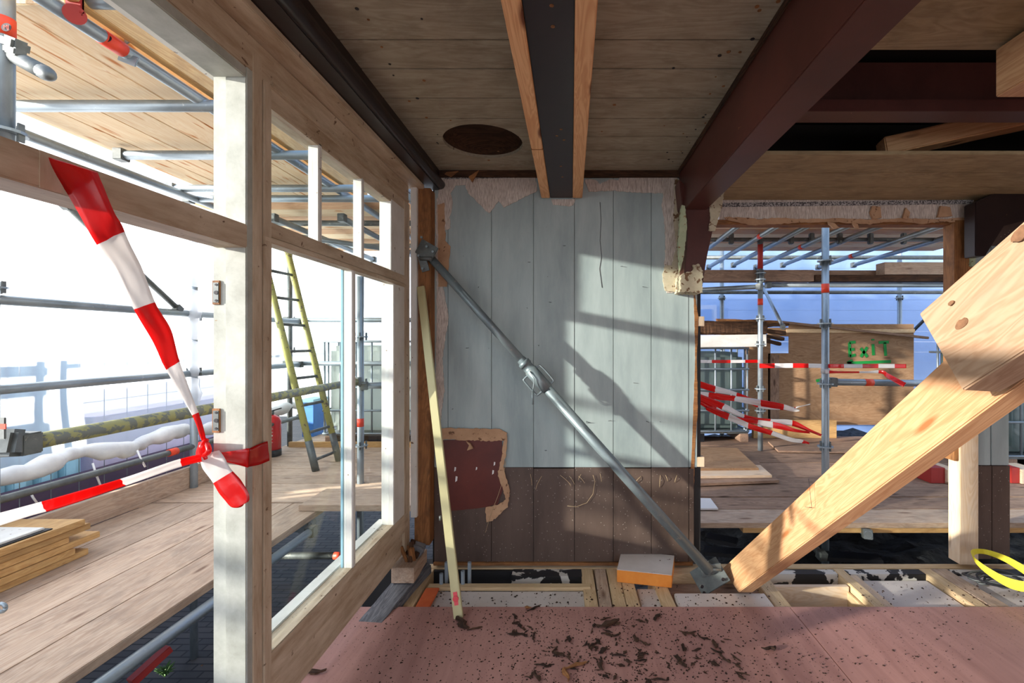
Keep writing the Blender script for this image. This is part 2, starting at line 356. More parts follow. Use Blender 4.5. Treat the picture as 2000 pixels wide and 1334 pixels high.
# end wall boards, grey-blue above, dark brown wainscot below
ex = [848, 875, 960, 1042, 1122, 1198, 1272, 1345, 1362]
bm = bmesh.new()
for i in range(len(ex)-1):
    x0, x1 = px(ex[i])+.0012, px(ex[i+1])-.0012
    off = random.uniform(-.0015, .0015)
    bm_box(bm, x0, x1, WD+off, WD+.03, pz(913)+CZ+.001, pz(330)+CZ, 0)
    bm_box(bm, x0, x1-(.02 if i == len(ex)-2 else 0), WD-.003+off, WD+.03, pz(1100)+CZ, pz(913+(i % 2)*2)+CZ, 1)
bm_box(bm, px(862), px(1352), WD+.03, WD+.045, pz(1100)+CZ, pz(330)+CZ, 2)
wb = struct(link('wall_back', fin(bm, 'wall_back', .0015), [M['wall'], M['wains'], M['dark']]))
# crack in one board
chain('board_crack', [(x/F*WD, WD-.0006, CZ+pz(y)) for x, y in ((1172-VX, 395), (1174-VX, 430), (1172-VX, 470), (1175-VX, 500), (1171-VX, 525), (1176-VX, 562))], .0016, M['ink'], wb, 5)
# torn wallpaper left on the boards
prism('wallpaper', [(858, 345), (960, 343), (1045, 341), (1050, 372), (1022, 386), (985, 405), (975, 392), (955, 417), (938, 400), (915, 378), (908, 362), (890, 362), (880, 378), (884, 400), (878, 425), (880, 445), (866, 452), (862, 470), (870, 500), (866, 560), (876, 620), (864, 700), (868, 760), (860, 830), (850, 830), (853, 600), (851, 420)], WD-.006, WD-.001, M['paperw'], wb, .003, .015)
prism('paper_border', [(868, 343), (1014, 341), (1014, 347), (866, 350)], WD-.008, WD-.004, M['border'], wb, .001, .02)
prism('wallpaper', [(1142, 351), (1162, 350), (1172, 359), (1190, 350), (1208, 352), (1210, 345), (1322, 343), (1330, 375), (1325, 480), (1328, 570), (1302, 572), (1296, 545), (1300, 470), (1297, 425), (1292, 400), (1296, 378), (1280, 377), (1240, 376), (1200, 372), (1150, 374)], WD-.006, WD-.001, M['paperw'], wb, .003, .015)
prism('wallpaper', [(1076, 389), (1124, 389), (1120, 400), (1112, 403), (1095, 401), (1080, 400)], WD-.006, WD-.001, M['paperw'], wb, .001, .01)
prism('plaster_flake', [(1318, 350), (1335, 350), (1340, 545), (1326, 572), (1300, 568), (1294, 540), (1300, 515), (1312, 520), (1322, 480), (1316, 430)], WD-.014, WD-.004, M['plaster'], wb, .004, .012)
prism('timber_scrap', [(855, 400), (868, 395), (870, 470), (880, 480), (872, 560), (856, 560)], WD-.008, WD-.004, M['paper'], wb, .003, .02)
# uncovered oxblood patch framed by torn paper
prism('oxblood_patch', [(862, 860), (980, 858), (984, 950), (972, 985), (940, 992), (862, 1000)], WD-.012, WD-.005, M['oxide'], wb, .001, .03)
prism('torn_paper', [(862, 836), (975, 838), (990, 845), (990, 880), (983, 910), (996, 960), (992, 990), (962, 1018), (950, 1020), (948, 992), (975, 985), (988, 975), (972, 925), (978, 900), (984, 860), (966, 862), (862, 858)], WD-.016, WD-.012, M['paper'], wb, .0035, .012)
prism('paper_scrap', [(910, 862), (918, 866), (924, 876), (912, 880), (916, 870)], WD-.03, WD-.013, M['paper'], wb)
for (x, y, s_) in ((890, 930, 9), (888, 912, 7), (965, 902, 6), (930, 912, 5), (962, 918, 7)):
    prism('paint_fleck', [(x, y), (x+s_*.4, y+1), (x+s_*.3, y+s_), (x-1, y+s_*1.3)], WD-.0135, WD-.012, M['label'], wb)
# loose threads of glue and string
for (x, y, L_, b_) in ((1036, 926, 22, 3), (1058, 930, 26, -12), (1094, 928, 22, 22), (1112, 930, 16, 10), (1130, 930, 14, 12), (1135, 926, 12, -6), (1172, 925, 16, 3), (1252, 930, 14, -12), (1290, 928, 24, -2), (1300, 928, 12, 4), (1322, 928, 14, -4)):
    pts = [P(x+b_*math.sin(t*1.3), y+L_*t, WD-.006-.01*math.sin(3*t)) for t in [k/6 for k in range(7)]]
    chain('loose_thread', pts, .0011, M['lath'], wb, 5)
chain('loose_thread', [P(x, y, WD-.01) for x, y in ((1158, 928), (1162, 940), (1158, 965), (1146, 982), (1125, 990), (1108, 988))], .0012, M['lath'], wb, 5)
chain('loose_thread', [P(x, y, WD-.02) for x, y in ((988, 900), (982, 940), (972, 970), (960, 1000), (948, 1040))], .0012, M['lath'], wb, 5)
# pins and nails
for (x, y) in ((905, 500), (960, 470), (1031, 512), (1070, 540), (1052, 674), (935, 560), (885, 798), (1212, 520), (1255, 560), (1238, 748), (1145, 823), (1262, 823), (1290, 824), (1188, 822), (1064, 880), (1145, 826), (1100, 480), (1030, 602), (1072, 590), (955, 680), (910, 680)):
    rod('nail', P(x, y, WD), P(x+random.uniform(-2, 6), y+random.uniform(-1, 2), WD-.012), .0018, M['steel'], wb, 6, False)
# dark corner post, edge of the wall, black tar edge
struct(box('trim_1', px(845), px(872), WD+.002, WD+.1, -1.36, 1.02, M['dark']))
struct(box('trim_2', px(1353, 2.86), px(1366, 2.86), WD+.012, WD+.09, pz(1098), pz(572), M['black']))
t2 = struct(prism('trim_3', [(1357, 572), (1364, 620), (1361, 700), (1363, 800), (1357, 880), (1356, 940), (1350, 1000), (1351, 1075), (1346, 1080), (1347, 960), (1352, 860), (1358, 700), (1355, 572)], WD-.002, WD+.03, M['oldwood'], None, .0015, .02))
for (y0, y1) in ((618, 637), (893, 912)): struct(box('trim_4', px(1361), px(1376), WD, WD+.05, pz(y1), pz(y0), M['pale']))
struct(box('trim_5', px(848), px(1352), WD-.02, WD-.004, pz(1102), pz(1096), M['oldwood']))

# left window wall: head, frieze, posts
def ybox(name, x0, x1, d0, d1, z0, z1, mat, parent=None): return box(name, x0, x1, d0, d1, z0, z1, mat, parent, .003, 1)
wl = struct(ybox('wall_left', XL-.1, XL, -1.6, 2.67, .795, .90, M['white2']))
ybox('soffit', XL-.02, XL+.075, -1.6, 2.72, .90, .925, M['white2'], wl)
ybox('moulding', XL-.02, XL+.008, 1.44, 2.66, .80, .815, M['white2'], wl)
ybox('outer_cladding', XL-.16, XL-.1, -1.6, 2.75, .80, 1.06, M['white'], wl)
struct(ybox('ceiling_edge', XL-.02, XL+.14, -1.6, WD, .925, 1.06, M['bb'])).name = 'trim_6'
struct(rod('trim_7', R(XL+.145, -1.6, .955), R(XL+.145, WD-.01, .955), .028, M['bb'], None, 16, False))
# near door opening head, transom and posts
struct(ybox('trim_8', XL-.095, XL, -1.6, 1.335, .765, .795, M['whiteL']))
d1 = empty('door_1', R(XL-.05, .4, -1.36)); struct(d1)
ybox('transom', XL-.09, XL, -.55, 1.34, .272, .34, M['white2'], d1)
ybox('transom_bead', XL-.115, XL-.085, -.55, 1.34, .285, .33, M['white'], d1)
box('repair_patch', XL-.001, XL+.001, .815, .865, .273, .339, M['white2'], d1, 0)
box('post', XL-.098, XL, -.67, -.55, -1.36, .765, M['white'], d1, .004, 2)
# corner post between door and window: front moulded in two strips
pst = empty('post', R(XL-.05, 1.39, -1.9)); pst.name = 'trim_9'; struct(pst)
box('post_body', XL-.062, XL, 1.335, 1.405, -1.95, .80, M['whiteL'], pst, .003, 2)
box('rebate_strip', XL-.105, XL-.064, 1.345, 1.42, -1.95, .80, M['whiteL'], pst, .003, 2)
box('inner_board', XL-.05, XL+.003, 1.36, 1.40, -1.95, .86, M['white2'], pst, .002, 2)
box('quirk_strip', XL-.04, XL+.006, 1.404, 1.44, -1.95, .80, M['white2'], pst, .003, 2)
for (y0, y1) in ((548, 595), (798, 845)):
    hp = box('hinge_mortise', px(415, 1.343), px(430, 1.343), 1.3405, 1.346, pz(y1, 1.343), pz(y0, 1.343), M['oldwood'], pst, .001, 2)
    pl = box('striker_plate', px(417, 1.341), px(428, 1.341), 1.338, 1.341, pz(y1-4, 1.341), pz(y0+4, 1.341), M['steel'], pst, .0005, 2)
    for yy in (y0+8, (y0+y1)/2, y1-8):
        q = P(422, yy, 1.338); rod('screw_hole', q, q-Vector((0, .0012, 0)), .0035 if yy != (y0+y1)/2 else .006, M['ink'], pl, 10, False)

# window: three transom lights above, two tall panes below
w1 = empty('window_1', R(XL-.05, 2, -1.2)); struct(w1)
zt, zm0, zm1, zb = .735, .325, .385, -.975
ybox('head_rail', XL-.07, XL-.004, 1.40, 2.66, .735, .80, M['white2'], w1)
ybox('transom_rail', XL-.075, XL, 1.405, 2.62, .325, .375, M['white2'], w1)
ybox('transom_bead', XL-.045, XL+.006, 1.405, 2.62, .307, .325, M['white2'], w1)
for d in (1.737, 2.094):
    box('glazing_bar', XL-.045, XL-.004, d-.012, d+.012, .37, .745, M['white'], w1, .003, 2)
box('upper_jamb', XL-.065, XL-.002, 2.417, 2.62, .37, .75, M['white'], w1, .003, 2)
ybox('bottom_rail', XL-.07, XL, 1.40, 2.66, -1.08, -.975, M['white2'], w1)
ybox('sill', XL-.09, XL-.012, 1.40, 2.70, -1.205, -1.083, M['white2'], w1)
ybox('sill_lip', XL-.11, XL-.06, 1.44, 2.52, -.988, -.97, M['white'], w1)
box('glazing_bar', XL-.04, XL, 1.985, 2.014, -.98, .315, M['white'], w1, .004, 2)
box('glass_edge', XL-.052, XL-.042, 1.985, 1.995, -.98, .31, M['teal'], w1, .001, 2)
box('lower_jamb', XL-.068, XL-.002, 2.45, 2.62, -.98, .32, M['white'], w1, .003, 2)
box('casement_stile', XL-.045, XL-.001, 1.425, 1.452, -.98, .32, M['white2'], w1, .003, 2)
box('jamb_post', XL-.06, XL+.0, 2.60, 2.69, -1.2, .80, M['white2'], w1, .004, 2)
for (a_, b_) in ((1.405, 1.725), (1.749, 2.082), (2.106, 2.42)): box('pane', XL-.03, XL-.026, a_, b_, .37, .74, M['glass'], w1, 0, 1)
for (a_, b_) in ((1.452, 1.985), (2.014, 2.45)): box('pane', XL-.03, XL-.026, a_, b_, -.98, .31, M['glass'], w1, 0, 1)
struct(box('trim_10', px(803, 2.7), px(815, 2.7), 2.69, 2.73, pz(1010, 2.7), pz(362, 2.7), M['white'], None, .003, 2))
struct(beam('trim_11', P(829, 1058, 2.76), P(831, 372, 2.76), .09, .09, M['oldwood'], (0, 1, 0), None, .004, 10, .003))

# ceiling over the bay, with a round hole
bm = bmesh.new(); d = -1.6; k = 0
while d < WD+.02:
    wd = (.19, .17, .21, .18)[k % 4]; k += 1
    bm_box(bm, XL+.13, .66, d+.003, min(d+wd, WD+.03)-.003, 1.04+CZ+random.uniform(0, .002), 1.058+CZ); d += wd
me = fin(bm, 'ceiling', .0012); ce = link('ceiling', me, [M['ceil']])
bmc = bmesh.new(); bmesh.ops.create_cone(bmc, cap_ends=True, segments=48, radius1=.205, radius2=.205, depth=.2, matrix=Matrix.Translation(R(px(943, 2.4), 2.41, 1.05)))
cut = link('cutter', fin(bmc, 'cut'), [M['dark']])
mod = ce.modifiers.new('b', 'BOOLEAN'); mod.object = cut; mod.operation = 'DIFFERENCE'; mod.solver = 'EXACT'
dg = bpy.context.evaluated_depsgraph_get(); m2 = bpy.data.meshes.new_from_object(ce.evaluated_get(dg)); ce.modifiers.clear(); ce.data = m2
bpy.data.objects.remove(cut); struct(ce)
if len(ce.data.materials) == 0: ce.data.materials.append(M['ceil'])
# dark lining inside the hole
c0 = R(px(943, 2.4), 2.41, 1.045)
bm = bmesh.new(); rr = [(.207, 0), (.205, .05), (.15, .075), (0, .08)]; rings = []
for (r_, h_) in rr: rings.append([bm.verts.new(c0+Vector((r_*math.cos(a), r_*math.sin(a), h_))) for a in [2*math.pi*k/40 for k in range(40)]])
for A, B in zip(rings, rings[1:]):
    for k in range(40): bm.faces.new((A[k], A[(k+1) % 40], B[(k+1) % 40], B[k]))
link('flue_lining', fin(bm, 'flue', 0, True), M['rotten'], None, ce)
for _ in range(46):
    q = R(random.choice((random.uniform(-.7, -.65), random.uniform(.55, .64), random.uniform(-.6, .6))), random.uniform(1.4, 2.75), 1.04)
    rod('knot_mark', q, q-Vector((0, 0, .0012)), random.uniform(.003, .008), M['oldwood'] if random.random() < .5 else M['ink'], ce, 8, False)
prism('broken_lath', [(868, 340), (872, 336), (895, 334), (880, 345)], WD-.05, WD-.04, M['oldwood'], ce)
prism('broken_lath', [(915, 345), (920, 342), (935, 332), (922, 356)], WD-.05, WD-.04, M['oldwood'], ce)
struct(box('trim_12', XL+.12, .66, WD-.02, WD+.03, 1.0, 1.045, M['rotten']))
# ceiling beams
struct(ybox('beam_mid', px(1075), px(1118), -1.6, WD-.01, .875, 1.045, M['aub'])).name = 'trim_13'
for a_, b_, n_ in ((1058, 1074.5, 'left'), (1118.5, 1137, 'right')):
    o = ybox('ceiling_timber', px(a_), px(b_), -1.6, WD-.03, .868, .985, M['fir'])
    tag(o, 'new orange-brown pine timber fixed along the %s side of the dark ceiling beam' % n_, 'timber')
    if n_ == 'left': box('saw_joint', px(a_)-.001, px(b_)+.001, 2.08, 2.084, .866, .9, M['oldwood'], o, 0)
for (x, d) in ((-.05, 1.2), (-.05, 1.28), (-.04, 1.9), (-.06, 1.96), (-.03, 2.0), (-.05, 2.3), (-.045, 2.45)):
    q = R(x, d, .875); rod('plug', q, q-Vector((0, 0, .001)), .006, M['oldwood'], bpy.data.objects['trim_13'], 10, False)
bx0 = .66; mb = struct(ybox('main_beam', bx0, .79, -1.6, WD+.02, .766, 1.06, M['brown'])); mb.name = 'trim_14'
ybox('bead', bx0-.012, bx0+.002, -1.6, WD, 1.02, 1.04, M['rotten'], mb)
kb = struct(prism('trim_15', [(1327, 350), (1345, 368), (1372, 372), (1412, 372), (1394, 440), (1381, 500), (1372, 560), (1334, 560), (1342, 480), (1345, 430), (1332, 400)], WD-.14, WD-.015, M['brown'], None, 0, 0, .004))
prism('torn_paper', [(1402, 376), (1415, 374), (1411, 400), (1396, 452), (1384, 450), (1388, 420), (1384, 396)], WD-.15, WD-.135, M['plaster'], kb, .003, .012)
prism('plaster_flake', [(1330, 535), (1350, 530), (1355, 518), (1366, 515), (1373, 530), (1371, 572), (1330, 570)], WD-.16, WD-.01, M['plaster'], kb, .006, .010)
prism('mint_flake', [(1331, 400), (1338, 402), (1342, 440), (1336, 500), (1328, 530), (1325, 470)], WD-.16, WD-.13, M['mint'], kb, .002, .012)
# right-hand bay ceiling with its open patch
def planks(name, x0, x1, da, db, z, mat, wd=.18):
    bm = bmesh.new(); d = da
    while d < db-.01:
        e = min(d+wd, db); bm_box(bm, x0, x1, d+.0025, e-.0025, z+CZ, z+.018+CZ); d = e
    return struct(link(name, fin(bm, name, .0012), mat))
c2 = planks('ceiling_right_far', .79, 3.6, 2.13, WD+.03, .865, M['ceil2'], .23); c2.name = 'ceiling.001'
c3 = planks('ceiling_right_near', .79, 3.6, -1.6, 1.37, .865, M['ceil2'], .23); c3.name = 'ceiling.002'
prism('bird_hole', [(1645, 377), (1660, 375), (1686, 377), (1675, 380), (1655, 383)], 2.74, 2.745, M['ink'], c2)
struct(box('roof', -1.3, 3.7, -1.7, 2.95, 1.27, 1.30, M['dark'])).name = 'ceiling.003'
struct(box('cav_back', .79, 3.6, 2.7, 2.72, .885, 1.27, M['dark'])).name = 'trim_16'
struct(box('cav_beam', .79, 3.6, 1.98, 2.1, 1.0, 1.2, M['brown'])).name = 'trim_17'
j = box('ceiling_joist', .79, 3.6, 1.86, 1.96, .93, .978, M['brown']); struct(j); j.name = 'trim_18'
ct = beam('cut_timber', P(1720, 292, 2.36), P(2060, 218, 2.24), .1, .09, M['fir'], (0, 0, 1), None, .006, 8, .004); tag(ct, 'rough brown cut timber lying slanted in the open ceiling hole', 'timber')
ot = ybox('timber', 1.247, 1.33, -.3, 1.354, .717, .857, M['pine']); tag(ot, 'orange pine timber end hanging from the ceiling at the upper right corner', 'timber')
# header over the right opening
hd = struct(box('wall_header', px(1405), px(1903), WD, WD+.06, pz(428), .87, M['paperw'])); hd.name = 'wall_right'
prism('paper_border', [(1412, 396), (1900, 390), (1900, 398), (1412, 404)], WD-.006, WD-.001, M['border'], hd, .001, .05)
prism('paper_tear', [(1415, 424), (1440, 424), (1480, 428), (1520, 425), (1570, 428), (1640, 426), (1700, 429), (1760, 426), (1830, 428), (1898, 424), (1890, 436), (1850, 433), (1800, 437), (1740, 432), (1700, 438), (1620, 433), (1540, 436), (1470, 440), (1420, 430)], WD-.008, WD-.003, M['paper'], hd, .003, .02)
for pts in ([(1618, 432), (1630, 436), (1640, 445), (1630, 447), (1620, 438)], [(1664, 431), (1676, 438), (1678, 446), (1670, 443)], [(1705, 402), (1720, 404), (1722, 425), (1706, 428), (1700, 415)], [(1770, 405), (1778, 415), (1774, 428), (1764, 426)], [(1838, 402), (1856, 404), (1860, 422), (1832, 424)]):
    prism('paper_scrap', pts, WD-.02, WD-.006, M['paper'], hd, .001, .01)
struct(box('trim_19', px(1398), px(1870), WD+.02, WD+.1, pz(437), pz(427), M['oldwood']))
struct(box('trim_20', px(1862), px(1898), WD-.01, WD+.08, pz(900), pz(430), M['oldwood'], None, .003, 2))
struct(box('trim_21', px(1870), px(1906), WD-.02, WD+.07, pz(1100), pz(820), M['pale'], None, .003, 2))
# wall stub right of the opening
bm = bmesh.new()
for a_, b_ in ((1906, 1936), (1938, 1972)):
    bm_box(bm, px(a_), px(b_), WD+.004, WD+.03, pz(909)+CZ, pz(480)+CZ, 0); bm_box(bm, px(a_), px(b_)+.003, WD, WD+.03, pz(1092)+CZ, pz(910)+CZ, 1)
bm_box(bm, px(1904), px(2180), WD+.03, WD+.05, pz(480)+CZ, .88+CZ, 1)
struct(link('wall_right.001', fin(bm, 'stub', .002), [M['wall'], M['wains']]))
struct(prism('trim_22', [(1905, 395), (2000, 350), (2120, 300), (2120, 400), (1960, 440), (1925, 500), (1905, 500)], WD-.12, WD-.04, M['bb'], None, 0, 0, .004))
struct(prism('trim_23', [(1897, 400), (1915, 400), (1908, 450), (1905, 520), (1898, 520)], WD-.03, WD-.01, M['mint'], None, .003, .015))
# far right and behind: dark wall of the room
struct(box('wall_right_side', 3.6, 3.66, -1.7, 2.9, -1.36, 1.27, M['wains'])).name = 'wall_right.002'
struct(box('pillar', -1.0, -.94, -1.7, -.67, -1.36, .8, M['wall'])).name = 'wall_left.001'

struct(box('trim_24', -1.3, -.86, 2.87, 2.97, -2.6, -1.40, M['black']))
# floor: pink-brown plywood sheets
for i, (x0, x1) in enumerate(((-1.108, 1.112), (1.115, 3.58))):
    o = struct(box('floor' if i == 0 else 'floor.001', x0, x1, -1.6, 2.347, -1.369, -1.351, M['floor'], None, .001))
struct(box('floor.002', 1.9, 3.58, -1.6, 2.2, -1.39, -1.371, M['oldwood']))
#@@OBJECTS
# ------------------------------------------------------------------ floor bay: joists, foam boards, pit
FZ = -1.375
def fp(x, y, z=FZ):                       # floor pixel -> (X, d)
    d = -z*F/(y-VY); return ((x-VX)/F*d, d)
def jst(xn, xf, wd, label, mat='lath', d0=2.2, d1=2.79, h=.15, z=FZ, name='floor_joist'):
    o = beam(name, R(xn, d0, z-h/2), R(xf, d1, z-h/2), wd, h, M[mat], (0, 0, 1), None, .003); return tag(o, label, 'joist', 'floor joists')
jst(-.84, -.855, .06, 'leftmost pale floor joist beside the orange strip')
jst(.115, .095, .07, 'pale floor joist, left edge of the four-wide bundle in front of the wall')
jst(.185, .175, .066, 'pale floor joist, second from the left in the bundle before the wall', 'deck')
jst(.257, .250, .07, 'pale floor joist, third from the left in the bundle before the wall')
jst(.330, .322, .07, 'pale floor joist, right end of the bundle, left of the bare foam board')
jst(.52, .50, .07, 'pale floor joist under the right edge of the loose foam block')
jst(1.10, 1.11, .085, 'pale floor joist just right of the foot of the big slanted timber')
jst(1.60, 1.615, .06, 'pale floor joist, left one of the sunlit pair by the pit')
jst(1.665, 1.67, .05, 'pale floor joist, lower right one of the sunlit pair by the pit', 'pale', z=FZ-.01)
jst(2.13, 2.14, .07, 'pale floor joist between the two foam boards at far right')
jst(2.235, 2.22, .1, 'broad pale floor joist at far right under the yellow strap', 'deck')
pl = box('wall_plate', -.9, 3.5, 2.795, 2.85, FZ-.06, FZ-.0, M['lath']); tag(pl, 'long pale wooden plate along the foot of the boarded wall', 'beam')
for (x0, x1, d0, d1, z, lab) in ((-.80, .078, 2.2, 2.555, FZ-.01, 'long white foam board strewn with crumbs beside the leaning straightedge'),
        (.37, .48, 2.2, 2.60, FZ-.02, 'short white foam board between joists in front of the loose block'),
        (.56, 1.05, 2.2, 2.50, FZ+.01, 'white foam board before the steel prop base, dirty with crumbs'),
        (1.70, 2.09, 2.2, 2.71, FZ-.03, 'large white foam board right of the pit with a sun streak'),
        (2.29, 3.1, 2.2, 2.78, FZ-.015, 'white foam board under the yellow strap at the far right')):
    o = box('foam_board', x0, x1, d0, d1, z-.08, z, M['pir'], None, .004); tag(o, lab, 'insulation board', 'foam boards in the floor')
o = box('batten', -.80, .11, 2.56, 2.605, FZ-.012, FZ+.008, M['lath']); tag(o, 'thin pale batten lying across in front of the dark pipe hole', 'batten')
o = beam('orange_strip', R(-.76, 2.2, FZ+.007), R(-.765, 2.55, FZ+.007), .075, .012, M['strip']); tag(o, 'flat orange strip between joist and foam board at floor left', 'strip')
# pit walls
pit = empty('pit', R(1.3, 2.5, -1.9)); pit.name = 'floor.003'; struct(pit)
box('pit_board', 1.15, 1.57, 2.60, 2.63, -1.75, FZ-.01, M['pale'], pit)
box('pit_board', .8, 2.0, 2.2, 2.7, -1.77, -1.75, M['deckdark'], pit)
box('pit_side', 1.56, 1.575, 2.2, 2.65, -1.75, FZ-.04, M['lath'], pit)
box('peeling_plinth', 1.12, 3.4, 2.73, 2.79, -1.62, FZ-.004, M['peel'], pit)
box('peeling_plinth', -.35, .07, 2.7, 2.79, -1.65, FZ-.002, M['peel'], pit)
box('black_plinth', -.85, -.34, 2.77, 2.79, -1.9, FZ-.005, M['black'], pit)
box('black_plinth', -.9, .08, 2.5, 2.8, -1.95, -1.93, M['black'], pit)
box('back_beam', .53, 1.07, 2.71, 2.79, -1.45, FZ+.005, M['lath'], pit)
box('back_beam', .5, 1.1, 2.51, 2.7, -1.46, -1.42, M['deckdark'], pit)
sandm = bmesh.new(); bmesh.ops.create_grid(sandm, x_segments=20, y_segments=10, size=.5)
for v in sandm.verts: v.co = Vector((-.14+v.co.x*.40, 2.69+v.co.y*.16, CZ-1.45+.03*noise.noise(v.co*9)))
o = link('sand_heap', fin(sandm, 'sand', 0, True), M['sand']); tag(o, 'sandy white rubble in the hole in front of the wall', 'rubble', None, 'stuff')
for i, (x, y0, y1, lab) in enumerate(((862, 1120, 1150, 'short grey pipe stub at the left of the floor hole'), (872, 1098, 1150, 'tall grey pipe behind the straightedge foot'), (904, 1115, 1150, 'short grey pipe with pale tip right of the straightedge'), (917, 1098, 1150, 'tall thin grey pipe rightmost in the floor hole'))):
    d = 2.6 if i % 2 == 0 else 2.68
    q = P(x, y0, d); o = rod('pipe', q-Vector((0, 0, .5)), q, .011, M['pvc'], None, 12, True); tag(o, lab, 'pipe', 'grey pipes in the floor hole')
# loose foam block on the joists
def poly_solid(name, top, z_top, h, mat, parent=None, bev=.002):
    bm = bmesh.new(); a_ = [bm.verts.new((x, y, z_top+CZ)) for x, y in top]; b_ = [bm.verts.new((x, y, z_top-h+CZ)) for x, y in top]
    bm.faces.new(a_); bm.faces.new(b_[::-1])
    for i in range(len(top)): bm.faces.new((a_[i], b_[i], b_[(i+1) % len(top)], a_[(i+1) % len(top)]))
    return link(name, fin(bm, name, bev), mat, None, parent)
def zp(x, y, z): d = -z*F/(y-VY); return ((x-VX)/F*d, d)
zt_ = FZ+.075; top = [zp(1205, 1112, zt_), zp(1312, 1123, zt_), zp(1317, 1085, zt_), zp(1214, 1075, zt_)]
fb = empty('foam_block', R(top[0][0]+.13, top[0][1]+.05, FZ), 'loose white-faced foam block with an orange side lying on the floor joists', 'insulation block')
poly_solid('foam_core', [(x, y) for x, y in top], zt_-.004, .069, M['foam'], fb)
poly_solid('facing', [(x, y) for x, y in top], zt_, .0035, M['pir'], fb, .0005)

# ------------------------------------------------------------------ leaning straightedge
se = empty('straightedge', P(897, 1208, 2.26), 'long cream metal straightedge leaning against the window corner post', 'straightedge')
p0, p1 = P(896, 1208, 2.25), P(822, 560, 2.70)
beam('rail', p0, p1, .045, .02, M['alu'], (0, 1, 0), se, .003)
dr = (p1-p0).normalized()
q = p0+dr*.095; beam('pink_mark', q-dr*.03+Vector((0, -.0125, 0)), q+dr*.03+Vector((0, -.0125, 0)), .02, .001, M['pink'], (0, 1, 0), se, 0)
rod('pink_knob', q+Vector((0, -.011, 0)), q+Vector((0, -.018, 0)), .014, M['pink'], se, 20, False)
q = P(861, 1010, 2.385); rod('vial', q+Vector((0, -.01, .01)), q+Vector((0, -.01, -.012)), .006, M['steel'], se, 10, False)

# ------------------------------------------------------------------ steel push-pull prop
A, B = P(838, 500, 2.70), P(1388, 1118, 2.60)
prop = empty('steel_prop', B-Vector((0, 0, .02)), 'grey galvanised adjustable steel prop braced diagonally across the boarded wall', 'prop')
ax = (B-A).normalized(); L = (B-A).length
def on(s, off=(0, 0, 0)): return A+ax*(L*s)+Vector(off)
rod('inner_tube', on(.0), on(.38), .0235, M['prop'], prop, 24, False)
rod('outer_tube', on(.37), on(.995), .030, M['prop'], prop, 24)
nut = rod('turnbuckle', on(.335), on(.43), .034, M['prop'], prop, 24, False, [(0, .027), (.02, .029), (.021, .036), (.045, .037), (.046, .032), (.08, .033), (.081, .038), (L*.095, .036)])
side = ax.cross(Vector((0, 1, 0))).normalized()
def loop(s0, s1, sg, out, name):
    a0, a1 = on(s0)+side*sg*.028, on(s1)+side*sg*.028
    chain(name, spline([list(a0), list(a0+side*sg*out), list(a0+side*sg*(out+.012)+ax*.012), list(a1+side*sg*(out+.012)-ax*.012), list(a1+side*sg*out), list(a1)], 6), .006, M['prop'], prop)
loop(.375, .425, -1, .03, 'handle'); loop(.375, .425, 1, .02, 'handle')
q = on(.385, (0, -.035, 0)); chain('wire_loop', [q+Vector((-.02, .03, .05)), q+Vector((-.025, -.005, .02)), q+Vector((0, -.01, -.02)), q+Vector((-.006, -.008, -.07)), q+Vector((-.012, -.004, -.10))], .0028, M['prop'], prop)
q2 = q+Vector((-.010, -.004, -.09)); rod('hanging_pin', q2, q2-Vector((.0, 0, .075)), .007, M['prop'], prop, 12, False)
tp = beam('end_plate', P(818, 480, 2.68), P(849, 498, 2.66), .012, .09, M['steel'], (.2, 0, 1), prop, .002); beam('fork', P(822, 495, 2.67), P(832, 530, 2.67), .012, .045, M['steel'], (1, 0, 0), prop, .002)
for (x, y) in ((824, 464), (846, 492), (818, 500), (834, 482), (826, 525)):
    q = P(x, y, 2.655); rod('bolt', q, q+Vector((0, -.012, 0)), .007, M['prop'], prop, 8, False)
rod('pivot', P(820, 505, 2.66), P(844, 505, 2.66), .012, M['steel'], prop, 12, False)
# base plate tilted, with two lugs
pc = P(1386, 1122, 2.60)
bp = beam('base_plate', pc+Vector((-.075, 0, -.055)), pc+Vector((.075, 0, .035)), .15, .010, M['steel'], (-.25, -.55, .8), prop, .002)
for k in (-1, 1): beam('lug', pc+Vector((.015+k*.028, 0, -.01)), pc+Vector((.005+k*.028, 0, .06)), .008, .06, M['steel'], (1, 0, 0), prop, .002)
rod('pivot', pc+Vector((-.04, -.01, .035)), pc+Vector((.06, -.01, .03)), .009, M['prop'], prop, 12, False)
nb = (pc-Vector((0, .09, .03)))
for (dx, dz) in ((-.05, -.055), (.055, .02), (-.06, -.02)):
    rod('bolt_hole', pc+Vector((dx, -.058, dz-.02)), pc+Vector((dx, -.066, dz-.012)), .008, M['ink'], bp, 12, False)

# ------------------------------------------------------------------ big slanted timbers at right
f0 = Vector((.9, 2.48, 0)); u = Vector((.18, -1.38, 1.256)); nn = Vector((0, .674, .739))
big = empty('shoring_timber', (.94, 2.55, 0), 'thick pale orange pine timber rising slantwise from the floor to the right', 'timber')
bm = bmesh.new(); Lb = 2.05; W_ = .078; H_ = .188
s1 = 1.55; loc = []
for (yy, far) in ((0, 0), (1, 0), (1, 1), (0, 1)):
    base = f0+Vector((W_*yy, 0, 0)) + (Vector((0, .262, 0)) if far else Vector((0, 0, 0)))
    topp = f0+Vector((W_*yy, 0, 0))+u*s1+(nn*H_ if far else Vector((0, 0, 0)))
    loc.append((base, topp))
Mx = frame(f0, f0+u, nn); inv = Mx.inverted()
lo = [bm.verts.new(inv @ b) for b, _ in loc]; hi = [bm.verts.new(inv @ t_) for _, t_ in loc]
bm.faces.new(lo); bm.faces.new(hi)
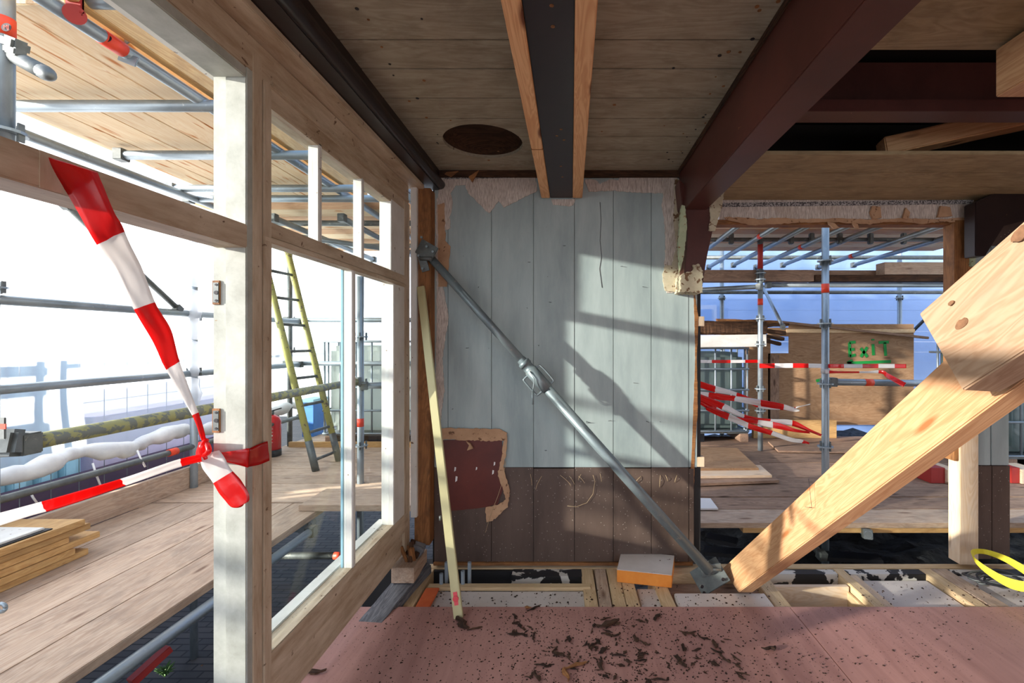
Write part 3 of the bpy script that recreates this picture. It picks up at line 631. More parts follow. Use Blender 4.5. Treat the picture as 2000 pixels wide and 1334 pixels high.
for i in range(4): bm.faces.new((lo[i], hi[i], hi[(i+1) % 4], lo[(i+1) % 4]))
tb = link('timber', fin(bm, 'big', .004), M['pine'], Mx, big)
# pencil mark on its side
for (x0_, y0_, x1_, y1_) in ((1580, 935, 1586, 992), (1586, 992, 1573, 990)):
    def onface(x, y):                     # hit of the sight line with the plane X = .9 + .13*(...)
        X = .9; 
        for _ in range(8):
            d = X*F/(x-VX); X = .9+.18*(2.48-d)/1.38
        return Vector((X-.0012, d, CZ-(y-VY)/F*d))
    rod('pencil_line', onface(x0_, y0_), onface(x1_, y1_), .0008, M['ink'], tb, 5, False)
t2a = Vector((.955, 1.20, CZ-.025)); u2 = Vector((.1, -.81, .58)).normalized()
lap = empty('lapped_timber', t2a, 'short broad pale timber lapped onto the slanted timber, cut square at its end', 'timber')
n2 = Vector((0, .58, .81)); cc = t2a+Vector((.05, 0, 0))
lt = beam('timber', cc, cc+u2*1.5, .1, .242, M['lapwood'], n2, lap, .004)
def knot(x, y, X, r):
    # an uneven eye-shaped knot lying flush on the side face (X rises slowly toward the camera)
    uu = u2; d = X*F/(x-VX)
    for _ in range(8): X = cc.x-.05+uu.x*((cc.y-d)/-uu.y); d = X*F/(x-VX)
    q = Vector((X-.0008, d, CZ-(y-VY)/F*d)); vv = n2.normalized(); bm = bmesh.new(); vs = []
    for k in range(16):
        a_ = 2*math.pi*k/16; rr = r*(1+.3*noise.noise(Vector((k*.8, x, 0)))); vs.append(bm.verts.new(q+uu*math.cos(a_)*rr*1.7+vv*math.sin(a_)*rr))
    vb = [bm.verts.new(v.co+Vector((.003, 0, 0))) for v in vs]; bm.faces.new(vs); bm.faces.new(vb[::-1])
    for k in range(16): bm.faces.new((vs[k], vb[k], vb[(k+1) % 16], vs[(k+1) % 16]))
    link('knot', fin(bm, 'knot'), M['knot'], None, lt)
knot(1878, 632, .962, .011); knot(1857, 592, .96, .005); knot(1995, 455, .985, .014)

# ------------------------------------------------------------------ barrier tape
def tape(name, rows, marks, label=None, cat='barrier tape', parent=None, start=0, wrk=.004, n=8, group=None, th=.0006, label2=None):
    """rows: (xl,yl,xr,yr,d) edges of the tape; marks: row positions where red and white swap"""
    sp_ = spline(rows, n); bm = bmesh.new(); C = 7; prev = None; s = random.random()*20; cur = start
    bounds = list(marks); layers = []
    for i, r in enumerate(sp_):
        a_ = P(r[0], r[1], r[4]); b_ = P(r[2], r[3], r[4]+(r[5] if len(r) > 5 else 0))
        row = []
        for k in range(C):
            p = a_.lerp(b_, k/(C-1)); nz = noise.noise(Vector((i*.11+s, k*.45, s)))
            p = p+Vector((0, 1, .2))*nz*wrk; row.append(bm.verts.new(p))
        if prev:
            t = (i-.5)/n; idx = sum(1 for m_ in bounds if t > m_); mi = (idx+start) % 2
            for k in range(C-1):
                f = bm.faces.new((prev[k], prev[k+1], row[k+1], row[k])); f.material_index = mi; f.smooth = True
        prev = row
    me = bpy.data.meshes.new(name); bm.to_mesh(me); bm.free()
    o = link(name, me, [M['tred'], M['twht']], None, parent)
    m_ = o.modifiers.new('thickness', 'SOLIDIFY'); m_.thickness = th
    if label: tag(o, label, cat, group)
    return o
mt = empty('barrier_tape', P(395, 870, 1.30), 'red and white barrier tape tied in a knot round the white door post', 'barrier tape')
tape('long_run', [(82, 303, 190, 336, .83), (112, 352, 205, 366, .845), (150, 412, 226, 420, .87), (190, 478, 243, 452, .90), (225, 528, 270, 510, .95), (262, 604, 302, 590, 1.02), (300, 665, 332, 645, 1.08), (326, 722, 350, 706, 1.13), (352, 770, 372, 760, 1.18), (373, 812, 388, 805, 1.23), (392, 856, 402, 852, 1.28), (398, 870, 404, 868, 1.30)],
     [3, 5, 7, 9], None, parent=mt, wrk=.006)
tape('side_run', [(399, 886, 402, 900, 1.30), (340, 900, 346, 914, 1.24), (235, 935, 243, 950, 1.14), (110, 972, 118, 992, 1.02), (40, 990, 46, 1012, .96), (-40, 1012, -34, 1038, .90)], [.9, 2, 3.4], None, parent=mt, wrk=.006)
tape('wrapped_band', [(392, 890, 392, 905, 1.30), (432, 884, 436, 902, 1.318), (482, 876, 480, 913, 1.325), (487, 876, 486, 912, 1.345), (505, 868, 505, 908, 1.372), (522, 862, 526, 900, 1.405)], [], None, parent=mt, wrk=.003)
tape('back_wrap', [(398, 862, 400, 905, 1.30), (388, 864, 380, 900, 1.34), (392, 870, 388, 905, 1.39)], [1.1], None, parent=mt, wrk=.004)
tape('tail_loop', [(392, 888, 428, 880, 1.295), (396, 915, 440, 895, 1.29), (415, 940, 452, 918, 1.285), (432, 968, 472, 940, 1.28), (448, 988, 486, 962, 1.278), (462, 992, 484, 980, 1.277), (476, 985, 468, 962, 1.284), (470, 962, 450, 938, 1.288), (448, 925, 425, 900, 1.292)], [2.1, 8], None, parent=mt, start=1, wrk=.004)
chain('knot', spline([list(P(x, y, d)) for x, y, d in ((404, 858, 1.29), (394, 872, 1.275), (398, 888, 1.28), (408, 880, 1.27), (402, 866, 1.285), (396, 880, 1.29), (404, 896, 1.295))], 5), .007, M['tred'], mt)

#@@SCAFFOLD
# ------------------------------------------------------------------ scaffold
TR = .027
def sticker(parent, p0, p1, at, ln=.07, r=TR):
    u_ = (p1-p0).normalized(); a_ = p0+u_*at; rod('sticker', a_, a_+u_*ln, r+.0012, M['orange'], parent, 16, False)
def tube(x0, d0, z0, x1, d1, z1, label, cat='scaffold tube', mat='galv', st=None, r=TR, group='scaffold tubes', name='scaffold_tube', heads=True):
    p0, p1 = R(x0, d0, z0), R(x1, d1, z1)
    t_ = rod(name, p0, p1, r, M[mat]); tag(t_, label, cat, group)
    if st is not None: sticker(t_, p0, p1, st)
    if heads and name == 'scaffold_tube':
        u_ = (p1-p0).normalized()
        for q, s_ in ((p0, 1), (p1, -1)):
            beam('wedge_head', q+u_*s_*.0, q+u_*s_*.06, r*2.3, r*2.6, M['steel'], (0, 0, 1), t_, .004)
    return t_
def standard(x, d, z0, z1, label, ros=(), st=None, mat='galv', r=TR):
    t_ = tube(x, d, z0, x, d, z1, label, 'scaffold pole', mat, st, r, 'scaffold standards', 'scaffold_pole')
    for z in ros:
        q = R(x, d, z); rg = rod('rosette', q-Vector((0, 0, .005)), q+Vector((0, 0, .005)), .058, M['galv'], t_, 16, False)
        for k in range(4):
            a_ = k*math.pi/2+.3; c_ = q+Vector((math.cos(a_)*.045, math.sin(a_)*.045, 0)); beam('wedge', c_-Vector((0, 0, .03)), c_+Vector((0, 0, .035)), .008, .02, M['steel'], (0, 1, 0), t_, .001)
    return t_
GZ = -2.6                 # ground, from eye height
DZ = -1.2                 # walkway surface
UZ = 1.2                  # underside of the lift above
# standards
standard(px(8, 1.6), 1.6, .6, 1.9, 'thick grey scaffold pole at the upper left edge of the picture', (.727,), None)
q = R(px(15, 2.30), 2.30, 0); st_ = bpy.data.objects['scaffold_pole']
sk = rod('sticker', P(8, 72, 1.6), P(8, 36, 1.6), .0285, M['orange'], st_, 20, False)
def oval(c, rx, rz, parent, mat='ink'):
    bm = bmesh.new(); vs = [bm.verts.new(c+Vector((rx*math.cos(a), 0, rz*math.sin(a)))) for a in [2*math.pi*k/24 for k in range(24)]]; vb = [bm.verts.new(v.co+Vector((0, .001, 0))) for v in vs]
    bm.faces.new(vs); bm.faces.new(vb[::-1])
    for k in range(24): bm.faces.new((vs[k], vb[k], vb[(k+1) % 24], vs[(k+1) % 24]))
    return link('logo_oval', fin(bm, 'oval'), M[mat], None, parent)
def text(s, p, size, mat, parent, rot=(math.pi/2, 0, 0), name='lettering'):
    cu = bpy.data.curves.new(name, 'FONT'); cu.body = s; cu.size = size; cu.extrude = .0004; cu.align_x = 'CENTER'; cu.align_y = 'CENTER'; cu.materials.append(mat)
    o = bpy.data.objects.new(name, cu); COL.objects.link(o); o.parent = parent
    dg_ = bpy.context.evaluated_depsgraph_get(); me_ = bpy.data.meshes.new_from_object(o.evaluated_get(dg_)); bpy.data.objects.remove(o); o = bpy.data.objects.new(name, me_); COL.objects.link(o); o.parent = parent
    M_ = Matrix.Translation(p) @ __import__('mathutils').Euler(rot).to_matrix().to_4x4(); o.matrix_basis = pw(parent).inverted() @ M_; return o
ov = oval(P(12, 53, 1.568), .017, .014, sk); text('MJ', P(12, 53, 1.566), .02, M['orange'], ov)
stub = empty('tube_stub', P(30, 100, 2.1), 'short rounded grey tube stub clamped to the pole at upper left', 'scaffold tube')
rod('tube', P(24, 108, 1.62), P(88, 142, 1.5), .024, M['steel'], stub, 20, False)
chain('rounded_end', [P(86, 141, 1.502), P(92, 144, 1.49), P(96, 147, 1.482), P(99, 149, 1.476)], .024, M['steel'], stub, 16, [.024, .0225, .018, .008])
beam('clamp', P(4, 78, 1.62), P(42, 92, 1.56), .045, .04, M['steel'], (0, 0, 1), stub, .008)
beam('clamp', P(14, 96, 1.6), P(40, 104, 1.55), .03, .025, M['steel'], (0, 0, 1), stub, .004)
standard(-3.1, 2.47, GZ, 1.25, 'slim blue-grey scaffold pole at the left edge beside the white sheet', (.29,), None)
pw_ = standard(-3.1, 3.79, GZ, .82, 'scaffold pole wrapped in loose clear plastic left of the white post', (.20, -.25), .9)
for (z0, z1, r_) in ((.45, .83, .06), (.02, .42, .05), (-.28, .0, .045), (-.6, -.3, .05)):
    n_ = 7; pts = [R(-3.08+.012*math.sin(k*2), 3.76, z0+(z1-z0)*k/n_) for k in range(n_+1)]
    chain('plastic_wrap', pts, r_, M['sheet'], pw_, 10, [.031+(r_-.031)*math.sin(math.pi*k/n_) for k in range(n_+1)])
standard(px(704, 3.9), 3.9, GZ, .55, 'scaffold pole seen behind the middle of the tall window', (.04, -.35, -.88), .63+1.25+.0)
standard(px(566, 5.3), 5.3, DZ, 1.22, 'dark scaffold pole behind the yellow ladder', (.25, -.1), None, 'steel')
standard(px(1485, 5.07), 5.07, DZ, 1.18, 'scaffold pole with a red painted top left of the plywood', (.75, .68, -.03, -.52, -.76, .25), 1.6)
rod('red_sleeve', R(px(1485, 5.07), 5.07, .8), R(px(1485, 5.07), 5.07, 1.12), .0285, M['red'], bpy.data.objects['scaffold_pole.005'] if 'scaffold_pole.005' in bpy.data.objects else None, 16, False)
standard(px(1612, 3.6), 3.6, GZ, .95, 'tall bright scaffold pole in the middle of the right opening', (.63, .14, -.33, -.82), 2.98)
for x_, lab in ((1410, 'far thin scaffold pole by the far window, left of the right opening'), (1757, 'far thin scaffold pole before the blue sheet, right of the plywood')):
    standard(px(x_, 6.6), 6.6, DZ-.5, 1.3, lab, (.62,), 1.45+.5, r=.03)
# left walkway rails
tube(-3.1, 1.2, .226, -3.1, 5.3, .226, 'upper guard rail of the left walkway with a paint scar', st=None)
tube(-3.1, 1.2, -.262, -3.1, 5.3, -.262, 'middle guard rail of the left walkway, dull grey')
yl = tube(-1.78, 1.47, -.332, -1.78, 3.86, -.332, 'thick yellow-stained rail running along the inner walkway edge', mat='yel')
beam('end_clamp', P(-6, 865, 1.43), P(30, 866, 1.49), .08, .085, M['steel'], (0, 0, 1), yl, .012)
rp_ = beam('hooked_plate', P(5, 858, 1.42), P(5, 815, 1.42), .02, .006, M['steel'], (0, 1, 0), yl, .002); beam('red_mark', P(5, 838, 1.414), P(5, 828, 1.414), .021, .003, M['orange'], (0, 1, 0), yl, 0)
tube(-2.9, 1.9, 1.10, -2.9, 4.3, 1.10, 'long ledger tube under the outer edge of the lift above the left walkway')
l2 = tube(-1.79, .8, 1.165, -1.79, 6.0, 1.165, 'ledger tube under the inner edge of the overhead lift, with an orange sticker')
sk = rod('sticker', R(-1.79, 1.755, 1.165), R(-1.79, 1.84, 1.165), .0285, M['orange'], l2, 20, False)
sv = (P(234, 92, 1.82)-P(197, 66, 1.755)).normalized(); c_ = P(216, 79, 1.79)-Vector((-.014, .03, .012))
oval(c_, .020, .013, sk)
for i, (y, x0, lab) in enumerate(((207, -2.9, 'first cross tube under the planks above the left walkway'), (303, -2.78, 'second cross tube under the planks above the left walkway'), (368, -3.0, 'third cross tube under the planks above the left walkway'), (388, -3.0, 'fourth cross tube, dull grey, seen through the transom lights'))):
    z = 1.14-(.03 if i == 3 else 0); d = z*F/(VY-y); tube(x0, d, z, -1.2, d, z, lab)
# red bracket and hooks at top left
br_ = empty('bracket', P(140, 20, 1.6), 'red painted scaffold bracket at the top left corner', 'bracket')
beam('red_plate', P(146, -30, 1.62), P(146, 30, 1.62), .065, .012, M['red'], (0, 1, 0), br_, .01); rod('red_end', P(146, 28, 1.63), P(146, 28, 1.61), .031, M['red'], br_, 18, False)
rod('tube', P(150, 2, 1.65), P(260, 5, 1.65), .024, M['galv'], br_, 16)
hk = empty('plank_hook', P(255, 90, 1.86), 'galvanised hook holding the edge plank beside the orange sticker', 'hook')
beam('hook', P(236, 56, 1.86), P(252, 84, 1.86), .006, .05, M['galv'], (1, 0, 0), hk, .002); beam('hook', P(233, 108, 1.86), P(268, 122, 1.86), .006, .04, M['galv'], (0, 0, 1), hk, .002); rod('hook', P(240, 60, 1.86), P(237, 112, 1.86), .005, M['galv'], hk, 8, False)
# overhead lift: planks along the left side
xs = [-1.80, -2.02, -2.24, -2.46, -2.68]
names = ('inner edge', 'second from the inner edge', 'middle', 'second from the outer edge', 'outer edge')
for i, x in enumerate(xs):
    o = ybox('scaffold_plank', x-.215, x, 1.64, 3.9, UZ, UZ+.045, M['lift']); tag(o, 'overhead plank of the left lift, %s' % names[i], 'scaffold plank', 'overhead planks')
o = ybox('edge_plank', -1.76, -1.72, .6, 3.9, 1.19, 1.33, M['edge']); tag(o, 'yellow-brown toe board on edge above the left walkway', 'toe board')
# gable overhead lift
for i in range(9):
    d = 3.95+i*.24
    o = box('scaffold_plank', -3.3, 4.8, d, d+.235, UZ, UZ+.045, M['lift' if i % 2 else 'fir']); tag(o, 'overhead plank of the lift beyond the end wall, %s counting away from the wall' % ORD[i], 'scaffold plank', 'gable overhead planks')
for y, d, r_, lab in ((468, 5.07, .022, 'long tube with hanging couplers under the gable planks'), (503, 6.5, .03, 'far dark tube across the top of the blue sheet'), (571, 6.5, .026, 'far dark rail across the middle of the blue sheet')):
    o = tube(px(1240 if d < 6 else 1340, d), d, pz(y, d), px(1890, d), d, pz(y, d), lab, mat='steel', r=r_)
    if d < 6:
        for x in (1428, 1485, 1545, 1585, 1640, 1700, 1765, 1855):
            q = P(x, y, d-.03); beam('coupler', q+Vector((0, 0, -.05)), q+Vector((0, 0, .07)), .05, .05, M['steel'], (0, 1, 0), o, .008)
tube(px(1495, 5.17), 5.17, pz(557, 5.17), px(1900, 5.17), 5.17, pz(557, 5.17), 'grey rail under the brown boards in the right opening', r=.026)
tube(px(1300, 5.0), 6.5, pz(571, 6.5), px(1485, 5.07), 5.03, pz(560, 5.03), 'short slanted tube left of the red-topped pole', r=.026)
tube(px(1618, 3.64), 3.64, pz(746, 3.64), px(1900, 3.75), 3.75, pz(750, 3.75), 'low rail with an orange sticker right of the bright pole', st=.30)
for i, X in enumerate((1.62, 1.95, 2.3, 2.62, 3.0, 3.5, 4.0)):
    zz = 1.13-(i % 2)*.03; o = tube(X, 3.95, zz, X, 6.55, zz-.05, 'overhead cross tube behind the right opening, %s' % ('leftmost', 'second from the left', 'third from the left', 'middle one', 'third from the right', 'second from the right', 'rightmost')[i], st=(.5+.25*i if i % 2 else None))
tube(px(1530, 5.1), 5.1, pz(640, 5.1), px(1490, 6.4), 6.4, pz(560, 6.4), 'thin slanted brace beside the red-topped pole', r=.02)
tube(px(1770, 6.3), 6.3, pz(660, 6.3), px(1860, 5.6), 5.6, pz(570, 5.6), 'far slanted brace before the blue sheet at right', mat='steel', r=.02)
# gable left part (seen through the window)
for y, d, lab, m_ in ((625, 5.3, 'rail behind the ladder with small red marks', 'galv'), (710, 5.3, 'lower rail behind the ladder', 'galv')):
    tube(-3.3, d, pz(y, d), -1.3, d, pz(y, d), lab, mat=m_)
tube(-3.05, 3.95, pz(440, 3.95), -1.2, 5.4, pz(508, 5.4), 'slanted tube crossing the transom lights', r=.026)
tube(-3.0, 4.45, 1.142, -1.2, 4.45, 1.142, 'cross tube under the gable planks in the transom lights', mat='steel')
tube(-3.0, 5.5, 1.142, -1.0, 5.5, 1.142, 'farther cross tube under the gable planks in the transom lights')
tube(-2.6, 4.0, 1.08, -2.6, 6.1, 1.08, 'lengthwise tube left above the ladder'); tube(-2.0, 4.0, 1.08, -2.0, 6.1, 1.08, 'lengthwise tube right above the ladder')
tube(px(704, 3.9), 3.9, -.375, px(770, 3.9), 4.0, -.375, 'pale rail from the pole toward the house corner')
tube(-3.1, 3.66, .24, -3.1, 2.8, .86, 'slanted brace tube behind the barrier tape', mat='steel', r=.02)
tube(-3.1, 1.2, -.86, -3.1, 5.3, -.86, 'low dark tube under the rolled sheet, with an orange sticker', mat='steel', st=2.35, r=.022)
# tubes under the walkway
tube(-1.76, .6, -1.285, -1.76, 3.15, -1.285, 'grey tube just below the inner edge of the left walkway')
cp = empty('coupler', P(600, 1020, 3.4), 'galvanised coupler joining two tubes below the walkway end', 'coupler')
beam('jaw', P(580, 1032, 3.35), P(612, 1018, 3.35), .09, .07, M['galv'], (0, 0, 1), cp, .015); rod('bolt', P(604, 1014, 3.3), P(600, 1050, 3.3), .012, M['galv'], cp, 10, False); rod('tube', P(548, 1036, 3.4), P(600, 1026, 3.4), .027, M['galv'], cp, 14)
tube(-1.22, 1.25, -1.215, -1.22, 3.3, -1.215, 'greenish tube below the window close to the house', mat='steel', r=.022)
tube(-3.1, 3.7, -1.72, -1.3, 3.7, -1.72, 'dark cross tube deep below the window with a red sticker', mat='steel', st=1.2)
tube(px(1690, 3.3), 3.5, pz(1030, 3.4), px(1700, 3.0), 3.02, pz(1044, 3.02), 'short tube end poking out below the right walkway', r=.024)
tube(px(1570, 3.4), 3.6, pz(1040, 3.4), px(1610, 3.2), 3.2, pz(1090, 3.2), 'slanted tube in the dark below the right walkway', mat='steel', r=.024)

# left walkway boards
bx = [-1.80, -2.06, -2.33, -2.60, -2.86, -3.12]
nm = ('inner edge board', 'second board from the inner edge', 'middle board', 'fourth board from the inner edge', 'outer board beside the toe board')
for i in range(5):
    o = ybox('scaffold_board', bx[i+1]+.003, bx[i], .7, 3.42+.0*i, DZ-.042, DZ, M['deck']); tag(o, nm[i]+' of the left walkway', 'scaffold board', 'left walkway boards')
o = ybox('toe_board', -3.16, -3.12, .9, 4.7, DZ, DZ+.17, M['deck']); tag(o, 'toe board standing along the outer edge of the left walkway', 'toe board')
# gable walkway boards along X
k = 0; d = 3.44
while d < 5.75:
    k += 1; wd = .225
    o = box('scaffold_board', -3.3, -.9 if d < 3.0 else -.6, d+.002, d+wd, DZ-.042, DZ, M['deck']); tag(o, 'scaffold board of the rear left walkway under the ladder, %s counting from the near side' % ORD[k-1], 'scaffold board', 'rear left walkway boards')
    d += wd+.003
o = box('scaffold_board', px(588, 3.28), -.7, 3.25, 3.62, DZ+.002, DZ+.045, M['deck']); tag(o, 'short pale board laid on top at the near end of the rear walkway', 'scaffold board')
k = 0; d = 3.06
while d < 5.7:
    k += 1
    o = box('scaffold_board', .78, 4.8, d+.002, d+.25, DZ-.04, DZ-random.uniform(0, .006), M['deckdark'] if k > 1 else M['deck']); tag(o, 'brown scaffold board of the right walkway, %s counting from the near edge' % ORD[k-1], 'scaffold board', 'right walkway boards')
    d += .253
o = box('scaffold_board', px(1450, 3.1), 4.6, 3.09, 3.3, DZ-.084, DZ-.045, M['edge']); tag(o, 'pale board under the near edge of the right walkway', 'scaffold board')
# plywood stack on right walkway
for i, (pts, z, m_) in enumerate((([(1350, 945), (1522, 938), (1480, 900), (1350, 900)], DZ+.03, 'deckdark'), ([(1350, 930), (1508, 928), (1485, 908), (1350, 908)], DZ+.055, 'pale'), ([(1350, 915), (1482, 914), (1440, 875), (1350, 872)], DZ+.075, 'ply'))):
    o = poly_solid('plywood_sheet', [zp(x, y, z) for x, y in pts], z, .022, M[m_]); tag(o, 'loose plywood sheet on the right walkway, %s of the pile' % ('bottom', 'middle', 'top')[i], 'plywood', 'plywood pile')
z = DZ+.012; o = poly_solid('tile', [zp(x, y, z) for x, y in ((1350, 993), (1403, 993), (1388, 973), (1350, 972))], z, .012, M['label']); tag(o, 'white square tile lying on the right walkway by the wall edge', 'tile')
o = box('plank_on_edge', px(1470, 5.75), 3.3, 5.72, 5.78, DZ, -.98, M['edge']); tag(o, 'yellow-brown plank standing on edge behind the right walkway', 'toe board')
z = DZ+.024; o = poly_solid('plywood_sheet', [zp(x, y, z) for x, y in ((1520, 880), (1790, 884), (1790, 862), (1500, 862))], z, .02, M['deckdark']); tag(o, 'wide brown sheet lying at the back of the right walkway', 'plywood')
# boards on rail in the opening
for (x0, x1, y0, y1, d, m_, lab) in ((1300, 1590, 527, 549, 5.105, 'deckdark', 'brown board on the rail, left end behind the wall'), (1480, 1740, 528, 538, 5.27, 'deckdark', 'thin brown board behind the others on the rail'), (1728, 1890, 512, 536, 5.105, 'deck', 'short thick brown block lying on the rail at right'), (1592, 1890, 537, 549, 5.105, 'rotten', 'dark rotten board on the rail at right')):
    o = box('rail_board', px(x0, d), px(x1, d), d, d+.15, pz(y1, d), pz(y0, d), M[m_]); tag(o, lab, 'board')
# left stack of planks
stk = [(2.60, .0, 'bottom'), (2.52, .0, 'second from the bottom'), (2.66, .02, 'third from the bottom'), (2.50, .0, 'third from the top'), (2.60, .0, 'second from the top'), (2.56, .0, 'top')]
z = DZ+.0
for i, (de, sh, nm_) in enumerate(stk):
    o = ybox('plank', -3.08+.01*(i % 2), -2.72-sh+.012*(i % 3), 1.35, de, z+.001, z+.035, M['edge']); z += .036
    tag(o, 'pale plank in the stack on the left walkway, %s' % nm_, 'plank', 'stacked planks')
o = empty('painted_board', R(-2.9, 1.9, z), 'white painted board on top of the plank stack at left', 'panel')
beam('board_face', R(-2.89, 1.35, z+.012), R(-2.87, 2.40, z+.012), .27, .012, M['white'], (0, 0, 1), o); beam('dark_edge', R(-2.90, 1.35, z+.003), R(-2.86, 2.42, z+.003), .29, .005, M['blk'], (0, 0, 1), o, 0)
rod_ = chain('metal_ring', [P(2+9*math.cos(t), 1187+8*math.sin(t), 1.8) for t in [k*math.pi/6 for k in range(13)]], .007, M['galv']); tag(rod_, 'small galvanised ring at the left edge over the walkway', 'ring')

# ------------------------------------------------------------------ ladder
ld = empty('ladder', R(-2.37, 4.4, DZ), 'worn yellow ladder leaning outside behind the tall window', 'ladder')
rails = []
for (x0, y0, dd) in ((617, 922, 4.27), (662, 900, 4.63)):
    a_ = P(x0, y0, dd); a_.z = CZ+DZ; b_ = a_+Vector((-.40, 0, 1.63))*1.43
    rod('side_rail', a_, b_, .030, M['ladder'], ld, 14); rails.append((a_, b_))
    rod('foot', a_, a_+(b_-a_)*.12, .032, M['steel'], ld, 14)
for k in range(9):
    t = (.10+.26*k)/ (rails[0][1]-rails[0][0]).length
    if t < .98: rod('rung', rails[0][0].lerp(rails[0][1], t), rails[1][0].lerp(rails[1][1], t), .014, M['steel'], ld, 10, False)

# ------------------------------------------------------------------ fire extinguisher
fx = px(531, 4.84); fe = empty('fire_extinguisher', R(fx, 4.84, DZ), 'red fire extinguisher standing on the walkway behind the white post', 'fire extinguisher')
b0 = R(fx, 4.84, DZ)
rod('body', b0+Vector((0, 0, .03)), b0+Vector((0, 0, .43)), .085, M['extred'], fe, 28, False, [(0, .07), (.0, .085), (.33, .085), (.37, .07), (.40, .03)])
rod('base_ring', b0, b0+Vector((0, 0, .07)), .088, M['blk'], fe, 24, False); rod('valve', b0+Vector((0, 0, .42)), b0+Vector((0, 0, .47)), .02, M['steel'], fe, 12, False); beam('lever', b0+Vector((0, 0, .47)), b0+Vector((.1, 0, .5)), .02, .012, M['blk'], (0, 0, 1), fe)
for k in range(6): beam('label_line', b0+Vector((.02, -.0865, .33-.035*k)), b0+Vector((.055, -.072, .33-.035*k)), .004, .012 if k in (0, 3) else .005, M['label'], (0, 0, 1), fe, 0)

# ------------------------------------------------------------------ liquid containers in steel cages
def ibc(x0, x1, d0, d1, zb_, zt_, label, cage_mat='galv', tm='tank'):
    e = empty('container_tank', R((x0+x1)/2, (d0+d1)/2, zb_), label, 'liquid container')
    pz0 = zb_+.13
    tk = box('tank', x0+.04, x1-.04, d0+.04, d1-.04, pz0+.02, zt_-.05, M[tm], e, .06)
    for k in range(3):
        xx = x0+.02+(x1-x0-.12)*k/2; box('pallet_foot', xx, xx+.1, d0, d1, zb_, zb_+.1, M['blk'] if k % 2 else M['deckdark'], e, .004)
    box('pallet_top', x0, x1, d0, d1, zb_+.1, pz0, M['steel'], e, .004)
    n_ = 6
    for k in range(n_+1):
        xx = x0+.015+(x1-x0-.03)*k/n_
        rod('cage_bar', R(xx, d0, pz0), R(xx, d0, zt_), .011, M[cage_mat], e, 8, False)
        if k % 2 == 0: rod('cage_bar', R(xx, d0, zt_), R(xx, d1, zt_), .011, M[cage_mat], e, 8, False)
    for k in range(4):
        yy = d0+(d1-d0)*(k+.5)/4
        for xx in (x0, x1): rod('cage_bar', R(xx, yy, pz0), R(xx, yy, zt_), .011, M[cage_mat], e, 8, False)
    for k in range(5):
        zz = pz0+(zt_-pz0)*k/4
        for dd in (d0-.012, d1): rod('cage_ring', R(x0, dd, zz), R(x1, dd, zz), .012, M[cage_mat], e, 8, False)
        for xx in (x0, x1): rod('cage_ring', R(xx, d0, zz), R(xx, d1, zz), .012, M[cage_mat], e, 8, False)
    return e
ibc(-2.88, -1.75, 5.36, 6.3, DZ, .0, 'milky liquid container in a steel cage behind the ladder')
ibc(.95, 2.12, 5.5, 6.5, DZ, -.08, 'caged container tank behind the right opening, dull green-grey', tm='tank2')
bp_ = empty('blue_bundle', R(-3.2, 5.9, DZ), 'blue plastic bundle half hidden behind the ladder foot', 'bundle')
box('crate', px(590, 5.8), px(612, 5.8), 5.8, 6.1, DZ, pz(780, 5.8), M['blue'], bp_); box('lid', px(586, 5.8), px(614, 5.8), 5.78, 6.12, pz(786, 5.8), pz(780, 5.8), M['teal'], bp_)
o = box('toe_board', -3.2, -.8, 5.22, 5.26, DZ, DZ+.06, M['edge']); tag(o, 'low brown kerb board in front of the caged container', 'toe board')

# ------------------------------------------------------------------ plywood barrier with EXIT
pd = 5.86
pb = empty('plywood_barrier', R(px(1650, pd), pd, DZ), 'brown plywood barrier sprayed with green lettering, one corner notched open', 'barrier')
bm = bmesh.new()
def pq(a_, b_, c_, d_): bm_box(bm, px(a_, pd), px(b_, pd), pd, pd+.018, pz(d_, pd)+CZ, pz(c_, pd)+CZ)
pq(1500, 1785, 690, 830); pq(1541, 1785, 633, 690); pq(1455, 1505, 655, 840); pq(1500, 1541, 640, 657)
link('panel', fin(bm, 'panel', .002), M['ply'], None, pb)
box('batten', px(1503, pd), px(1520, pd), pd-.03, pd, pz(830, pd), pz(693, pd), M['deckdark'], pb)
box('top_strip', px(1535, pd), px(1785, pd), pd-.02, pd, pz(650, pd), pz(643, pd), M['lath'], pb)
dl = pd-.004
ltr = []
def stroke(x0, y0, x1, y1, wpx=5.5):
    a_, b_ = P(x0, y0, dl), P(x1, y1, dl); beam('letter_stroke', a_, b_, .004, wpx/F*dl, M['green'], Vector((0, 1, 0)).cross((b_-a_).normalized()), pb, 0)
for s_ in ((1659, 669, 1660, 697), (1659, 669, 1671, 668), (1660, 683, 1669, 682), (1660, 696, 1671, 693), (1681, 680, 1694, 697), (1694, 678, 1681, 697), (1705, 672, 1706, 694), (1705, 662, 1705, 665), (1716, 669, 1736, 668), (1728, 669, 1730, 695), (1655, 709, 1740, 706), (1655, 709, 1665, 704), (1655, 710, 1668, 713), (1594, 744, 1606, 741)): stroke(*s_)
o = beam('lath', P(1525, 629, 5.83), P(1812, 660, 5.80), .05, .03, M['deckdark']); tag(o, 'long thin lath slanting down along the top of the plywood barrier', 'lath')
